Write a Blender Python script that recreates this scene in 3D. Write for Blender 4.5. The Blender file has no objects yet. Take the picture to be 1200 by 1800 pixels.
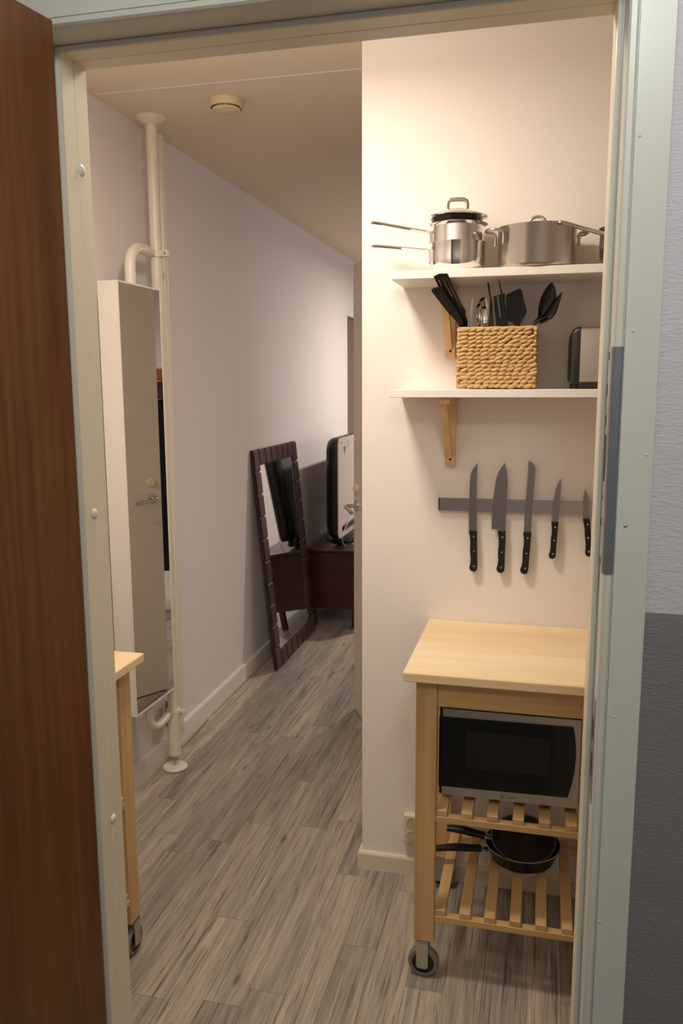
import bpy, bmesh, math, random
from mathutils import Vector, Matrix
PI = math.pi
scene = bpy.context.scene
COL = scene.collection

# ------------------------------------------------------------------ camera, world, lights, exposure
cam_d = bpy.data.cameras.new('camera')
cam_d.sensor_fit = 'VERTICAL'
cam_d.sensor_height = 24.0
cam_d.lens = 1438.3 / 1800.0 * 24.0
cam_d.clip_start = 0.02
cam = bpy.data.objects.new('camera', cam_d)
COL.objects.link(cam)
PITCH, YAW, ROLL = 0.1554, 0.2415, -0.0043
fw = Vector((-math.sin(YAW) * math.cos(PITCH), math.cos(YAW) * math.cos(PITCH), -math.sin(PITCH)))
rt = Vector((math.cos(YAW), math.sin(YAW), 0))
up = rt.cross(fw)
c_, s_ = math.cos(ROLL), math.sin(ROLL)
r2 = c_ * rt + s_ * up
u2 = c_ * up - s_ * rt
cam.matrix_world = Matrix(((r2.x, u2.x, -fw.x, 0.5275), (r2.y, u2.y, -fw.y, -2.4038), (r2.z, u2.z, -fw.z, 1.5566), (0, 0, 0, 1)))
scene.camera = cam

w = bpy.data.worlds.new('world')
scene.world = w
w.use_nodes = True
w.node_tree.nodes['Background'].inputs[0].default_value = (0.95, 0.93, 0.95, 1)
w.node_tree.nodes['Background'].inputs[1].default_value = 0.06

def lamp(name, kind, loc, energy, color, size=0.1, size_y=None, aim=None, spread=None):
    d = bpy.data.lights.new(name, kind)
    d.energy = energy
    d.color = color
    if kind == 'AREA':
        d.size = size
        if size_y:
            d.shape = 'RECTANGLE'
            d.size_y = size_y
        if spread:
            d.spread = spread
    else:
        d.shadow_soft_size = size
    o = bpy.data.objects.new(name, d)
    COL.objects.link(o)
    o.location = loc
    if aim:
        o.rotation_euler = (Vector(aim) - Vector(loc)).to_track_quat('-Z', 'Y').to_euler()
    return o

lamp('kitchen_lamp_light', 'AREA', (-0.13, -0.66, 2.42), 10, (1.0, 0.885, 0.76), 0.20, aim=(-0.13, -0.659, 0.0))
lamp('kitchen_lamp_glow', 'POINT', (-0.13, -0.66, 2.36), 5, (1.0, 0.885, 0.76), 0.10)
lamp('corridor_lamp_light', 'POINT', (0.63, -2.25, 2.36), 14.5, (0.94, 1.0, 0.99), 0.12)
lamp('far_room_lamp_light', 'AREA', (0.36, 3.65, 2.32), 29, (1.0, 0.90, 0.80), 0.12, aim=(0.20, 3.65, 0.0))
lamp('hall_daylight', 'AREA', (2.9, 4.2, 1.6), 17, (0.94, 0.93, 1.0), 1.2, 1.2, aim=(-0.6, 2.6, 0.7))

scene.view_settings.view_transform = 'Standard'
scene.view_settings.look = 'None'
scene.view_settings.gamma = 1.0
scene.view_settings.use_curve_mapping = False
scene.view_settings.exposure = 0.45
try:
    scene.cycles.max_bounces = 10
    scene.cycles.diffuse_bounces = 5
    scene.cycles.glossy_bounces = 6
    scene.cycles.use_denoising = True
    scene.cycles.sample_clamp_indirect = 4.0
except Exception:
    pass

# ------------------------------------------------------------------ materials
def srgb(r, g, b):
    f = lambda v: (v / 255.0) / 12.92 if v / 255.0 <= 0.04045 else ((v / 255.0 + 0.055) / 1.055) ** 2.4
    return (f(r), f(g), f(b), 1)

def nodes(name):
    m = bpy.data.materials.new(name)
    m.use_nodes = True
    nt = m.node_tree
    return m, nt, nt.nodes['Principled BSDF']

def N(nt, t, **k):
    n = nt.nodes.new(t)
    for a, v in k.items():
        setattr(n, a, v)
    return n

def coords(nt, scale=(1, 1, 1), kind='Object', rot=(0, 0, 0)):
    tc = N(nt, 'ShaderNodeTexCoord')
    mp = N(nt, 'ShaderNodeMapping')
    mp.inputs['Scale'].default_value = scale
    mp.inputs['Rotation'].default_value = rot
    nt.links.new(tc.outputs[kind], mp.inputs['Vector'])
    return mp.outputs['Vector']

def plain(name, col, rough=0.5, metal=0.0, bump=0.0, bscale=200, var=0.0, vscale=6.0, stretch=(1, 1, 1), spec=0.5, coat=0.0):
    m, nt, b = nodes(name)
    b.inputs['Base Color'].default_value = col
    b.inputs['Roughness'].default_value = rough
    b.inputs['Metallic'].default_value = metal
    b.inputs['Specular IOR Level'].default_value = spec
    b.inputs['Coat Weight'].default_value = coat
    if bump or var:
        v = coords(nt, stretch)
    if var:
        no = N(nt, 'ShaderNodeTexNoise')
        no.inputs['Scale'].default_value = vscale
        no.inputs['Detail'].default_value = 4
        nt.links.new(v, no.inputs['Vector'])
        mx = N(nt, 'ShaderNodeMixRGB', blend_type='MIX')
        mx.inputs[1].default_value = tuple(c * (1 - var) for c in col[:3]) + (1,)
        mx.inputs[2].default_value = tuple(min(1, c * (1 + var)) for c in col[:3]) + (1,)
        nt.links.new(no.outputs['Fac'], mx.inputs[0])
        nt.links.new(mx.outputs[0], b.inputs['Base Color'])
    if bump:
        no = N(nt, 'ShaderNodeTexNoise')
        no.inputs['Scale'].default_value = bscale
        no.inputs['Detail'].default_value = 3
        nt.links.new(v, no.inputs['Vector'])
        bp = N(nt, 'ShaderNodeBump')
        bp.inputs['Strength'].default_value = bump
        bp.inputs['Distance'].default_value = 0.002
        nt.links.new(no.outputs['Fac'], bp.inputs['Height'])
        nt.links.new(bp.outputs[0], b.inputs['Normal'])
    return m

def wood(name, c1, c2, axis, rough=0.45, grain=34.0, c3=None, knots=False, long=1.2):
    """straight-grained timber, grain along the given object axis"""
    m, nt, b = nodes(name)
    sc = {'x': (long, grain, grain), 'y': (grain, long, grain), 'z': (grain, grain, long)}[axis]
    v = coords(nt, sc)
    oi = N(nt, 'ShaderNodeObjectInfo')
    ad = N(nt, 'ShaderNodeVectorMath', operation='ADD')
    mu = N(nt, 'ShaderNodeMath', operation='MULTIPLY')
    mu.inputs[1].default_value = 37.0
    nt.links.new(oi.outputs['Random'], mu.inputs[0])
    nt.links.new(v, ad.inputs[0])
    nt.links.new(mu.outputs[0], ad.inputs[1])
    no = N(nt, 'ShaderNodeTexNoise')
    no.inputs['Scale'].default_value = 1.0
    no.inputs['Detail'].default_value = 5
    no.inputs['Roughness'].default_value = 0.6
    no.inputs['Distortion'].default_value = 0.4
    nt.links.new(ad.outputs[0], no.inputs['Vector'])
    cr = N(nt, 'ShaderNodeValToRGB')
    cr.color_ramp.elements[0].position = 0.32
    cr.color_ramp.elements[0].color = c2
    cr.color_ramp.elements[1].position = 0.62
    cr.color_ramp.elements[1].color = c1
    nt.links.new(no.outputs['Fac'], cr.inputs[0])
    # broad tonal drift
    v2 = coords(nt, tuple(s / 9.0 for s in sc))
    n2 = N(nt, 'ShaderNodeTexNoise')
    n2.inputs['Scale'].default_value = 1.0
    n2.inputs['Detail'].default_value = 2
    nt.links.new(v2, n2.inputs['Vector'])
    mx = N(nt, 'ShaderNodeMixRGB', blend_type='MULTIPLY')
    cr2 = N(nt, 'ShaderNodeValToRGB')
    cr2.color_ramp.elements[0].position = 0.3
    cr2.color_ramp.elements[0].color = c3 or (0.72, 0.66, 0.56, 1)
    cr2.color_ramp.elements[1].position = 0.62
    cr2.color_ramp.elements[1].color = (1, 1, 1, 1)
    nt.links.new(n2.outputs['Fac'], cr2.inputs[0])
    mx.inputs[0].default_value = 1.0
    nt.links.new(cr.outputs[0], mx.inputs[1])
    nt.links.new(cr2.outputs[0], mx.inputs[2])
    nt.links.new(mx.outputs[0], b.inputs['Base Color'])
    b.inputs['Roughness'].default_value = rough
    return m

BI1, BI2 = srgb(220, 186, 132), srgb(202, 162, 106)
M = {}
for ax in 'xyz':
    M['birch_' + ax] = wood('birch along ' + ax, BI1, BI2, ax, 0.42)
    M['bracket_' + ax] = wood('bracket birch along ' + ax, srgb(226, 190, 136), srgb(208, 168, 112), ax, 0.45)
M['birch_top'] = wood('worn birch worktop', srgb(246, 228, 194), srgb(236, 210, 166), 'x', 0.38, grain=26.0, c3=(0.90, 0.82, 0.66, 1))
M['brown_door'] = wood('reddish brown door veneer', srgb(124, 76, 34), srgb(98, 56, 25), 'z', 0.38, grain=60.0, c3=(0.80, 0.77, 0.74, 1), long=2.0)
M['dark_wood'] = wood('dark reddish brown wood', srgb(66, 34, 27), srgb(42, 20, 17), 'z', 0.35, grain=40)
M['cabinet_wood'] = wood('mahogany brown wood', srgb(72, 32, 23), srgb(46, 20, 15), 'x', 0.30, grain=40)
M['kitchen_wall'] = plain('white plaster with fine texture', srgb(236, 228, 220), 0.75, bump=0.35, bscale=170, spec=0.25)
M['left_wall'] = plain('white painted wall', srgb(228, 221, 220), 0.8, bump=0.12, bscale=120, spec=0.2)
M['ceiling'] = plain('off white ceiling paint', srgb(236, 222, 200), 0.9, bump=0.08, bscale=90, spec=0.15)
M['base_white'] = plain('white skirting paint', srgb(228, 222, 216), 0.45)
M['lining_paint'] = plain('cream lining paint', srgb(238, 229, 206), 0.4)
M['base_cream'] = plain('cream skirting paint', srgb(224, 212, 190), 0.42)
M['frame_paint'] = plain('pale grey green frame paint', srgb(214, 215, 206), 0.35, var=0.03, vscale=9)
M['white_paint'] = plain('white gloss paint', srgb(232, 226, 214), 0.3)
M['pole_white'] = plain('cream white enamel', srgb(232, 224, 208), 0.32)
M['shelf_white'] = plain('white laminate', srgb(238, 232, 224), 0.35)
M['cream_plastic'] = plain('cream plastic', srgb(226, 208, 168), 0.45)
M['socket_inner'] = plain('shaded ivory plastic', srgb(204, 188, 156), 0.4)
M['socket_plastic'] = plain('ivory plastic', srgb(226, 214, 186), 0.35)
M['door_paint'] = plain('cream door paint', srgb(214, 203, 184), 0.4)
M['grey_dado'] = plain('grey wall paint', srgb(128, 120, 118), 0.8)
M['taupe'] = plain('taupe brown paint', srgb(120, 102, 88), 0.6)
M['mirror'] = plain('mirror glass', (0.86, 0.87, 0.86, 1), 0.015, 1.0)
M['steel'] = plain('polished stainless steel', (0.80, 0.78, 0.75, 1), 0.07, 1.0)
M['brushed'] = plain('brushed stainless steel', (0.56, 0.52, 0.47, 1), 0.30, 1.0, bump=0.05, bscale=60, stretch=(1, 1, 12))
M['satin'] = plain('satin steel', (0.55, 0.53, 0.50, 1), 0.28, 1.0)
M['blade'] = plain('ground blade steel', (0.36, 0.34, 0.335, 1), 0.30, 1.0)
M['rail_steel'] = plain('brushed rail steel', (0.52, 0.50, 0.48, 1), 0.24, 1.0)
M['mw_steel'] = plain('brushed microwave steel', (0.55, 0.53, 0.51, 1), 0.34, 1.0)
M['zinc'] = plain('zinc plated steel', (0.55, 0.55, 0.52, 1), 0.35, 1.0)
M['blue_steel'] = plain('dark blued steel', (0.26, 0.29, 0.34, 1), 0.34, 0.9)
M['black_plastic'] = plain('black plastic', srgb(15, 14, 14), 0.42)
M['black_gloss'] = plain('gloss black', srgb(9, 9, 10), 0.10)
M['tv_black'] = plain('satin black plastic', srgb(11, 11, 12), 0.32)
M['black_glass'] = plain('black oven glass', srgb(9, 9, 9), 0.10)
M['window_glass'] = plain('dark grey oven window mesh', srgb(24, 24, 23), 0.28)
M['black_matte'] = plain('matt black', srgb(16, 15, 15), 0.6)
M['nonstick'] = plain('black non stick coating', srgb(14, 13, 12), 0.26)
M['pan_grey'] = plain('worn dark grey non stick', srgb(46, 40, 36), 0.42)
M['rim_grey'] = plain('bare aluminium rim', (0.45, 0.42, 0.39, 1), 0.35, 0.9)
M['tyre'] = plain('grey rubber', srgb(120, 118, 112), 0.6)
M['screen'] = plain('dark screen', srgb(14, 16, 18), 0.14)
M['tv_back'] = plain('light grey plastic', srgb(196, 184, 176), 0.5)
M['cable_white'] = plain('white cable sheath', srgb(215, 208, 198), 0.5)
M['cable_grey'] = plain('grey brown cable', srgb(128, 110, 96), 0.6)
M['navy'] = plain('navy cloth', srgb(24, 25, 36), 0.95, var=0.4, vscale=30, bump=0.4, bscale=60)
M['purple'] = plain('purple cloth', srgb(92, 72, 96), 0.95, bump=0.4, bscale=60)
M['rust'] = plain('rust cloth', srgb(190, 120, 84), 0.95, bump=0.4, bscale=60)
M['hole'] = plain('dark recess', srgb(20, 18, 16), 0.8)
M['corr_floor'] = plain('grey corridor floor', srgb(120, 116, 112), 0.6, var=0.1, vscale=20)
M['weave'] = plain('seagrass', srgb(200, 162, 104), 0.6, var=0.32, vscale=55, bump=0.5, bscale=260, stretch=(1, 1, 3))

def corridor_wall_mat():
    m, nt, b = nodes('woven wallpaper white above grey')
    tc = N(nt, 'ShaderNodeTexCoord')
    sx = N(nt, 'ShaderNodeSeparateXYZ')
    nt.links.new(tc.outputs['Object'], sx.inputs[0])
    gt = N(nt, 'ShaderNodeMath', operation='GREATER_THAN')
    gt.inputs[1].default_value = 1.262
    nt.links.new(sx.outputs['Z'], gt.inputs[0])
    mx = N(nt, 'ShaderNodeMixRGB')
    mx.inputs[1].default_value = srgb(134, 129, 132)
    mx.inputs[2].default_value = srgb(208, 204, 213)
    nt.links.new(gt.outputs[0], mx.inputs[0])
    nt.links.new(mx.outputs[0], b.inputs['Base Color'])
    b.inputs['Roughness'].default_value = 0.7
    v = coords(nt, (120, 120, 400))
    no = N(nt, 'ShaderNodeTexNoise')
    no.inputs['Scale'].default_value = 1.0
    no.inputs['Detail'].default_value = 2
    nt.links.new(v, no.inputs['Vector'])
    bp = N(nt, 'ShaderNodeBump')
    bp.inputs['Strength'].default_value = 0.45
    bp.inputs['Distance'].default_value = 0.003
    nt.links.new(no.outputs['Fac'], bp.inputs['Height'])
    nt.links.new(bp.outputs[0], b.inputs['Normal'])
    return m
M['corridor_wall'] = corridor_wall_mat()

def floor_mat():
    m, nt, b = nodes('weathered pine vinyl planks')
    L = nt.links
    tc = N(nt, 'ShaderNodeTexCoord')
    sx = N(nt, 'ShaderNodeSeparateXYZ')
    L.new(tc.outputs['Object'], sx.inputs[0])
    def mth(op, a, bb=None, clamp=False):
        n = N(nt, 'ShaderNodeMath', operation=op)
        n.use_clamp = clamp
        for i, q in enumerate((a, bb)):
            if q is None:
                continue
            if isinstance(q, (int, float)):
                n.inputs[i].default_value = q
            else:
                L.new(q, n.inputs[i])
        return n.outputs[0]
    W = 0.0985
    u = mth('DIVIDE', mth('ADD', sx.outputs['X'], 0.0715 + W * 40), W)
    row = mth('FLOOR', u)
    fu = mth('SUBTRACT', u, row)
    wn = N(nt, 'ShaderNodeTexWhiteNoise', noise_dimensions='1D')
    L.new(row, wn.inputs['W'])
    vv = mth('ADD', mth('DIVIDE', sx.outputs['Y'], 0.86), mth('MULTIPLY', wn.outputs['Value'], 7.3))
    colr = mth('FLOOR', vv)
    fv = mth('SUBTRACT', vv, colr)
    cb = N(nt, 'ShaderNodeCombineXYZ')
    L.new(row, cb.inputs[0])
    L.new(colr, cb.inputs[1])
    wn2 = N(nt, 'ShaderNodeTexWhiteNoise', noise_dimensions='2D')
    L.new(cb.outputs[0], wn2.inputs['Vector'])
    rnd = wn2.outputs['Value']
    # plank-shifted coordinates for the grain
    off = N(nt, 'ShaderNodeVectorMath', operation='MULTIPLY_ADD')
    off.inputs[1].default_value = (9.0, 17.0, 5.0)
    L.new(wn2.outputs['Color'], off.inputs[0])
    L.new(tc.outputs['Object'], off.inputs[2])
    def noise(scale, detail=4, rough=0.6, dist=0.0):
        mp = N(nt, 'ShaderNodeMapping')
        mp.inputs['Scale'].default_value = scale
        L.new(off.outputs[0], mp.inputs['Vector'])
        n = N(nt, 'ShaderNodeTexNoise')
        n.inputs['Scale'].default_value = 1
        n.inputs['Detail'].default_value = detail
        n.inputs['Roughness'].default_value = rough
        n.inputs['Distortion'].default_value = dist
        L.new(mp.outputs[0], n.inputs['Vector'])
        return n.outputs['Fac']
    g_broad = noise((30, 1.7, 1), 4, 0.6, 0.5)
    g_mid = noise((115, 3.0, 1), 5, 0.62, 0.8)
    g_fine = noise((420, 9, 1), 3, 0.7)
    cr = N(nt, 'ShaderNodeValToRGB')
    el = cr.color_ramp.elements
    el[0].position = 0.30; el[0].color = srgb(130, 124, 118)
    el[1].position = 0.70; el[1].color = srgb(194, 184, 168)
    e = el.new(0.48); e.color = srgb(158, 151, 142)
    mixv = mth('ADD', mth('MULTIPLY', g_broad, 0.60), mth('MULTIPLY', mth('SUBTRACT', rnd, 0.5), 0.22))
    mixv = mth('ADD', mixv, mth('MULTIPLY', g_mid, 0.40))
    L.new(mixv, cr.inputs[0])
    tint = N(nt, 'ShaderNodeValToRGB')
    tint.color_ramp.elements[0].position = 0.25; tint.color_ramp.elements[0].color = (0.88, 0.90, 0.93, 1)
    tint.color_ramp.elements[1].position = 0.80; tint.color_ramp.elements[1].color = (1.07, 1.02, 0.94, 1)
    g_low = noise((7, 0.8, 1), 2, 0.5)
    L.new(mth('ADD', mth('MULTIPLY', g_low, 0.75), mth('MULTIPLY', wn2.outputs['Value'], 0.25)), tint.inputs[0])
    m0 = N(nt, 'ShaderNodeMixRGB', blend_type='MULTIPLY'); m0.inputs[0].default_value = 1.0
    L.new(cr.outputs[0], m0.inputs[1]); L.new(tint.outputs[0], m0.inputs[2])
    # dark streaks
    st = N(nt, 'ShaderNodeValToRGB')
    st.color_ramp.elements[0].position = 0.33; st.color_ramp.elements[0].color = (0.40, 0.38, 0.37, 1)
    st.color_ramp.elements[1].position = 0.44; st.color_ramp.elements[1].color = (1, 1, 1, 1)
    L.new(g_mid, st.inputs[0])
    m1 = N(nt, 'ShaderNodeMixRGB', blend_type='MULTIPLY'); m1.inputs[0].default_value = 0.85
    L.new(m0.outputs[0], m1.inputs[1]); L.new(st.outputs[0], m1.inputs[2])
    s2 = N(nt, 'ShaderNodeValToRGB')
    s2.color_ramp.elements[0].position = 0.30; s2.color_ramp.elements[0].color = (0.62, 0.60, 0.58, 1)
    s2.color_ramp.elements[1].position = 0.60; s2.color_ramp.elements[1].color = (1.08, 1.08, 1.08, 1)
    L.new(g_fine, s2.inputs[0])
    m2 = N(nt, 'ShaderNodeMixRGB', blend_type='MULTIPLY'); m2.inputs[0].default_value = 0.8
    L.new(m1.outputs[0], m2.inputs[1]); L.new(s2.outputs[0], m2.inputs[2])
    # knots
    mpk = N(nt, 'ShaderNodeMapping'); mpk.inputs['Scale'].default_value = (11, 3.4, 1)
    L.new(off.outputs[0], mpk.inputs['Vector'])
    vk = N(nt, 'ShaderNodeTexVoronoi'); vk.inputs['Scale'].default_value = 1.0
    L.new(mpk.outputs[0], vk.inputs['Vector'])
    kr = N(nt, 'ShaderNodeValToRGB')
    kr.color_ramp.elements[0].position = 0.03; kr.color_ramp.elements[0].color = (0.30, 0.27, 0.25, 1)
    kr.color_ramp.elements[1].position = 0.13; kr.color_ramp.elements[1].color = (1, 1, 1, 1)
    L.new(vk.outputs['Distance'], kr.inputs[0])
    m3 = N(nt, 'ShaderNodeMixRGB', blend_type='MULTIPLY'); m3.inputs[0].default_value = 0.8
    L.new(m2.outputs[0], m3.inputs[1]); L.new(kr.outputs[0], m3.inputs[2])
    # seams
    su = mth('MINIMUM', fu, mth('SUBTRACT', 1.0, fu))
    sv = mth('MINIMUM', fv, mth('SUBTRACT', 1.0, fv))
    seam = mth('MINIMUM', mth('DIVIDE', su, 0.012, True), mth('DIVIDE', sv, 0.0014, True), True)
    seam = mth('MINIMUM', seam, 1.0)
    m4 = N(nt, 'ShaderNodeMixRGB', blend_type='MIX')
    m4.inputs[1].default_value = srgb(84, 76, 70)
    L.new(seam, m4.inputs[0]); L.new(m3.outputs[0], m4.inputs[2])
    L.new(m4.outputs[0], b.inputs['Base Color'])
    b.inputs['Roughness'].default_value = 0.42
    b.inputs['Specular IOR Level'].default_value = 0.4
    bp = N(nt, 'ShaderNodeBump')
    bp.inputs['Strength'].default_value = 0.12
    bp.inputs['Distance'].default_value = 0.001
    L.new(g_fine, bp.inputs['Height'])
    L.new(bp.outputs[0], b.inputs['Normal'])
    return m
M['floor'] = floor_mat()

# ------------------------------------------------------------------ mesh helpers
def bm_new():
    return bmesh.new()

def add_box(bm, x0, x1, y0, y1, z0, z1, mat=None, bevel=0.0, mi=0, seg=2):
    r = bmesh.ops.create_cube(bm, size=1.0)
    vs = r['verts']
    sx, sy, sz = x1 - x0, y1 - y0, z1 - z0
    for v in vs:
        v.co = Vector(((x0 + x1) / 2 + v.co.x * sx, (y0 + y1) / 2 + v.co.y * sy, (z0 + z1) / 2 + v.co.z * sz))
    fs = {f for v in vs for f in v.link_faces}
    for f in fs:
        f.material_index = mi
    if bevel:
        es = list({e for v in vs for e in v.link_edges})
        r = bmesh.ops.bevel(bm, geom=es, offset=bevel, segments=seg, affect='EDGES', profile=0.5)
        vs = list({v for f in r['faces'] for v in f.verts} | {v for v in vs if v.is_valid})
    if mat is not None:
        for v in vs:
            if v.is_valid:
                v.co = mat @ v.co
    return [v for v in vs if v.is_valid]

def add_prism(bm, pts, vec, mi=0):
    """polygon (list of Vector/tuples) extruded along vec"""
    vec = Vector(vec)
    a = [bm.verts.new(Vector(p)) for p in pts]
    b = [bm.verts.new(Vector(p) + vec) for p in pts]
    n = len(a)
    fs = [bm.faces.new(a[::-1]), bm.faces.new(b)]
    for i in range(n):
        fs.append(bm.faces.new((a[i], a[(i + 1) % n], b[(i + 1) % n], b[i])))
    for f in fs:
        f.material_index = mi
    return fs

def add_lathe(bm, prof, center=(0, 0, 0), n=48, axis=(0, 0, 1), close=True, cap=True):
    """profile list of (r, h) revolved about axis"""
    q = Vector((0, 0, 1)).rotation_difference(Vector(axis).normalized())
    c = Vector(center)
    rings = []
    for r, h in prof:
        if r < 1e-6:
            rings.append([bm.verts.new(c + q @ Vector((0, 0, h)))])
        else:
            rings.append([bm.verts.new(c + q @ Vector((r * math.cos(2 * PI * i / n), r * math.sin(2 * PI * i / n), h))) for i in range(n)])
    for a, b in zip(rings, rings[1:]):
        for i in range(n):
            j = (i + 1) % n
            if len(a) == 1 and len(b) == 1:
                continue
            if len(a) == 1:
                bm.faces.new((a[0], b[i], b[j]))
            elif len(b) == 1:
                bm.faces.new((a[i], a[j], b[0]))
            else:
                bm.faces.new((a[i], a[j], b[j], b[i]))
    return rings

def smooth_path(pts, n=8):
    """catmull-rom through the points"""
    P = [Vector(p) for p in pts]
    if len(P) < 3:
        return P
    out = []
    Q = [P[0] * 2 - P[1]] + P + [P[-1] * 2 - P[-2]]
    for i in range(1, len(Q) - 2):
        p0, p1, p2, p3 = Q[i - 1:i + 3]
        for k in range(n):
            t = k / n
            out.append(0.5 * ((2 * p1) + (p2 - p0) * t + (2 * p0 - 5 * p1 + 4 * p2 - p3) * t * t + (3 * p1 - p0 - 3 * p2 + p3) * t ** 3))
    out.append(P[-1])
    return out

def add_tube(bm, pts, r, n=12, squash=None, rs=None):
    """tube along points; squash=(ru, rv) gives an elliptical or flat section"""
    P = [Vector(p) for p in pts]
    rings = []
    prev = None
    for i, p in enumerate(P):
        t = (P[min(i + 1, len(P) - 1)] - P[max(i - 1, 0)]).normalized()
        if prev is None:
            a = Vector((0, 0, 1)) if abs(t.z) < 0.9 else Vector((0, 1, 0))
            u = t.cross(a).normalized()
        else:
            u = (prev - t * prev.dot(t)).normalized()
        prev = u
        v = t.cross(u)
        k = rs[i] if rs else 1.0
        ru, rv = squash if squash else (r, r)
        rings.append([bm.verts.new(p + (u * math.cos(2 * PI * j / n) * ru + v * math.sin(2 * PI * j / n) * rv) * k) for j in range(n)])
    for a, b in zip(rings, rings[1:]):
        for j in range(n):
            bm.faces.new((a[j], a[(j + 1) % n], b[(j + 1) % n], b[j]))
    bm.faces.new(rings[0][::-1])
    bm.faces.new(rings[-1])

def add_cyl(bm, a, b, r, n=24, r2=None):
    a, b = Vector(a), Vector(b)
    h = (b - a).length
    r2 = r if r2 is None else r2
    add_lathe(bm, [(0, 0), (r, 0), (r2, h), (0, h)], a, n, (b - a))

def add_ellipsoid(bm, c, axes, nu=8, nv=6):
    """axes: three vectors (half-axes)"""
    c = Vector(c)
    A, B, C3 = [Vector(v) for v in axes]
    top = bm.verts.new(c + A)
    bot = bm.verts.new(c - A)
    rings = []
    for i in range(1, nv):
        th = PI * i / nv
        rings.append([bm.verts.new(c + A * math.cos(th) + (B * math.cos(2 * PI * j / nu) + C3 * math.sin(2 * PI * j / nu)) * math.sin(th)) for j in range(nu)])
    for j in range(nu):
        k = (j + 1) % nu
        bm.faces.new((top, rings[0][j], rings[0][k]))
        bm.faces.new((bot, rings[-1][k], rings[-1][j]))
        for a, b in zip(rings, rings[1:]):
            bm.faces.new((a[j], b[j], b[k], a[k]))

def obj(name, bm, mats, parent=None, smooth=False, angle=40, base=None):
    """link the bmesh as one mesh object; geometry is given in the parent's local frame"""
    bmesh.ops.recalc_face_normals(bm, faces=bm.faces[:])
    me = bpy.data.meshes.new(name)
    if base is not None:
        bmesh.ops.translate(bm, verts=bm.verts[:], vec=-Vector(base))
    bm.to_mesh(me)
    bm.free()
    for m in (mats if isinstance(mats, (list, tuple)) else [mats]):
        me.materials.append(M[m] if isinstance(m, str) else m)
    if smooth:
        for p in me.polygons:
            p.use_smooth = True
        try:
            me.set_sharp_from_angle(angle=math.radians(angle))
        except Exception:
            pass
    o = bpy.data.objects.new(name, me)
    COL.objects.link(o)
    if base is not None:
        o.location = base
    if parent is not None:
        o.parent = parent
    return o

def tag(o, label, cat, group=None, kind=None):
    o['label'] = label
    o['category'] = cat
    if group:
        o['group'] = group
    if kind:
        o['kind'] = kind
    return o

def thing(name, label, cat, loc=(0, 0, 0), rotz=0.0, group=None, kind=None):
    o = bpy.data.objects.new(name, None)
    o.empty_display_size = 0.05
    COL.objects.link(o)
    o.location = loc
    o.rotation_euler = (0, 0, rotz)
    return tag(o, label, cat, group, kind)

def struct(o, label, cat):
    return tag(o, label, cat, kind='structure')

def dup_tree(o, parent=None):
    c = o.copy()
    COL.objects.link(c)
    c.parent = parent
    for ch in list(o.children):
        dup_tree(ch, c)
    return c

def boxes(name, lst, mat, parent=None, bevel=0.0):
    bm = bm_new()
    for b in lst:
        add_box(bm, *b, bevel=bevel)
    return obj(name, bm, mat, parent)

# ------------------------------------------------------------------ the room
H = 2.5166
XL = -0.98
# opening of the entrance: x from OL to OR, head at OT
OL, OR, OT = -0.1680, 0.5990, 2.0305

bm = bm_new()
add_box(bm, -1.1, 3.1, -1.25, 5.6, -0.06, 0.0)
struct(obj('floor', bm, 'floor'), 'weathered grey brown pine plank vinyl floor of the flat', 'floor')
bm = bm_new()
add_box(bm, -1.6, 3.1, -3.3, -1.252, -0.06, -0.002)
struct(obj('floor', bm, 'corr_floor'), 'plain grey floor of the stairwell corridor in front of the doorway', 'floor')
bm = bm_new()
add_box(bm, -1.6, 3.1, -3.3, 5.6, H, H + 0.08)
struct(obj('ceiling', bm, 'ceiling'), 'off-white ceiling over hall and corridor', 'ceiling')
bm = bm_new()
add_prism(bm, [(-0.97, 0.232, H), (-0.97, 0.237, H - 0.0022), (-0.97, 0.243, H - 0.0022), (-0.97, 0.248, H)], (0.965, 0, 0))
struct(obj('trim_1', bm, 'base_white'), 'thin raised seam line running across the hall ceiling', 'seam')

# left wall with a doorway at its far end
struct(boxes('wall_left', [(-1.1, XL, -1.2, 3.93, 0, H), (-1.1, XL, 3.93, 4.8, 2.08, H), (-1.1, XL, 4.8, 5.6, 0, H)], 'left_wall'),
       'long white wall running into depth on the left', 'wall')
bm = bm_new()
add_box(bm, -1.06, -1.02, 3.932, 4.798, 0.004, 2.076)
struct(obj('door_3', bm, 'taupe'), 'dark taupe door at the far end of the left wall', 'door')
# kitchen wall (facing the camera) with its side wall and bathroom doorway
struct(boxes('wall_back', [(0, 1.9, 0, 0.12, 0, H)], 'kitchen_wall'), 'white textured kitchen wall carrying the shelves', 'wall')
struct(boxes('wall_side', [(0, 0.12, 0.12, 0.60, 0, H), (0, 0.12, 0.60, 1.42, 2.11, H), (0, 0.12, 1.42, 1.58, 0, H), (0.12, 3.0, 1.46, 1.58, 0, H)], 'left_wall'),
       'white side wall of the hall behind the kitchen corner', 'wall')
struct(boxes('wall_far', [(XL, 3.0, 5.5, 5.6, 0, H)], 'left_wall'), 'white end wall of the far room', 'wall')
struct(boxes('wall_right', [(1.9, 2.0, -1.2, 0.12, 0, H), (3.0, 3.1, 1.46, 5.6, 0, H), (1.9, 2.0, 0.12, 1.46, 0, H)], 'left_wall'), 'white wall at the right end, beyond the door frame', 'wall')

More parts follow.
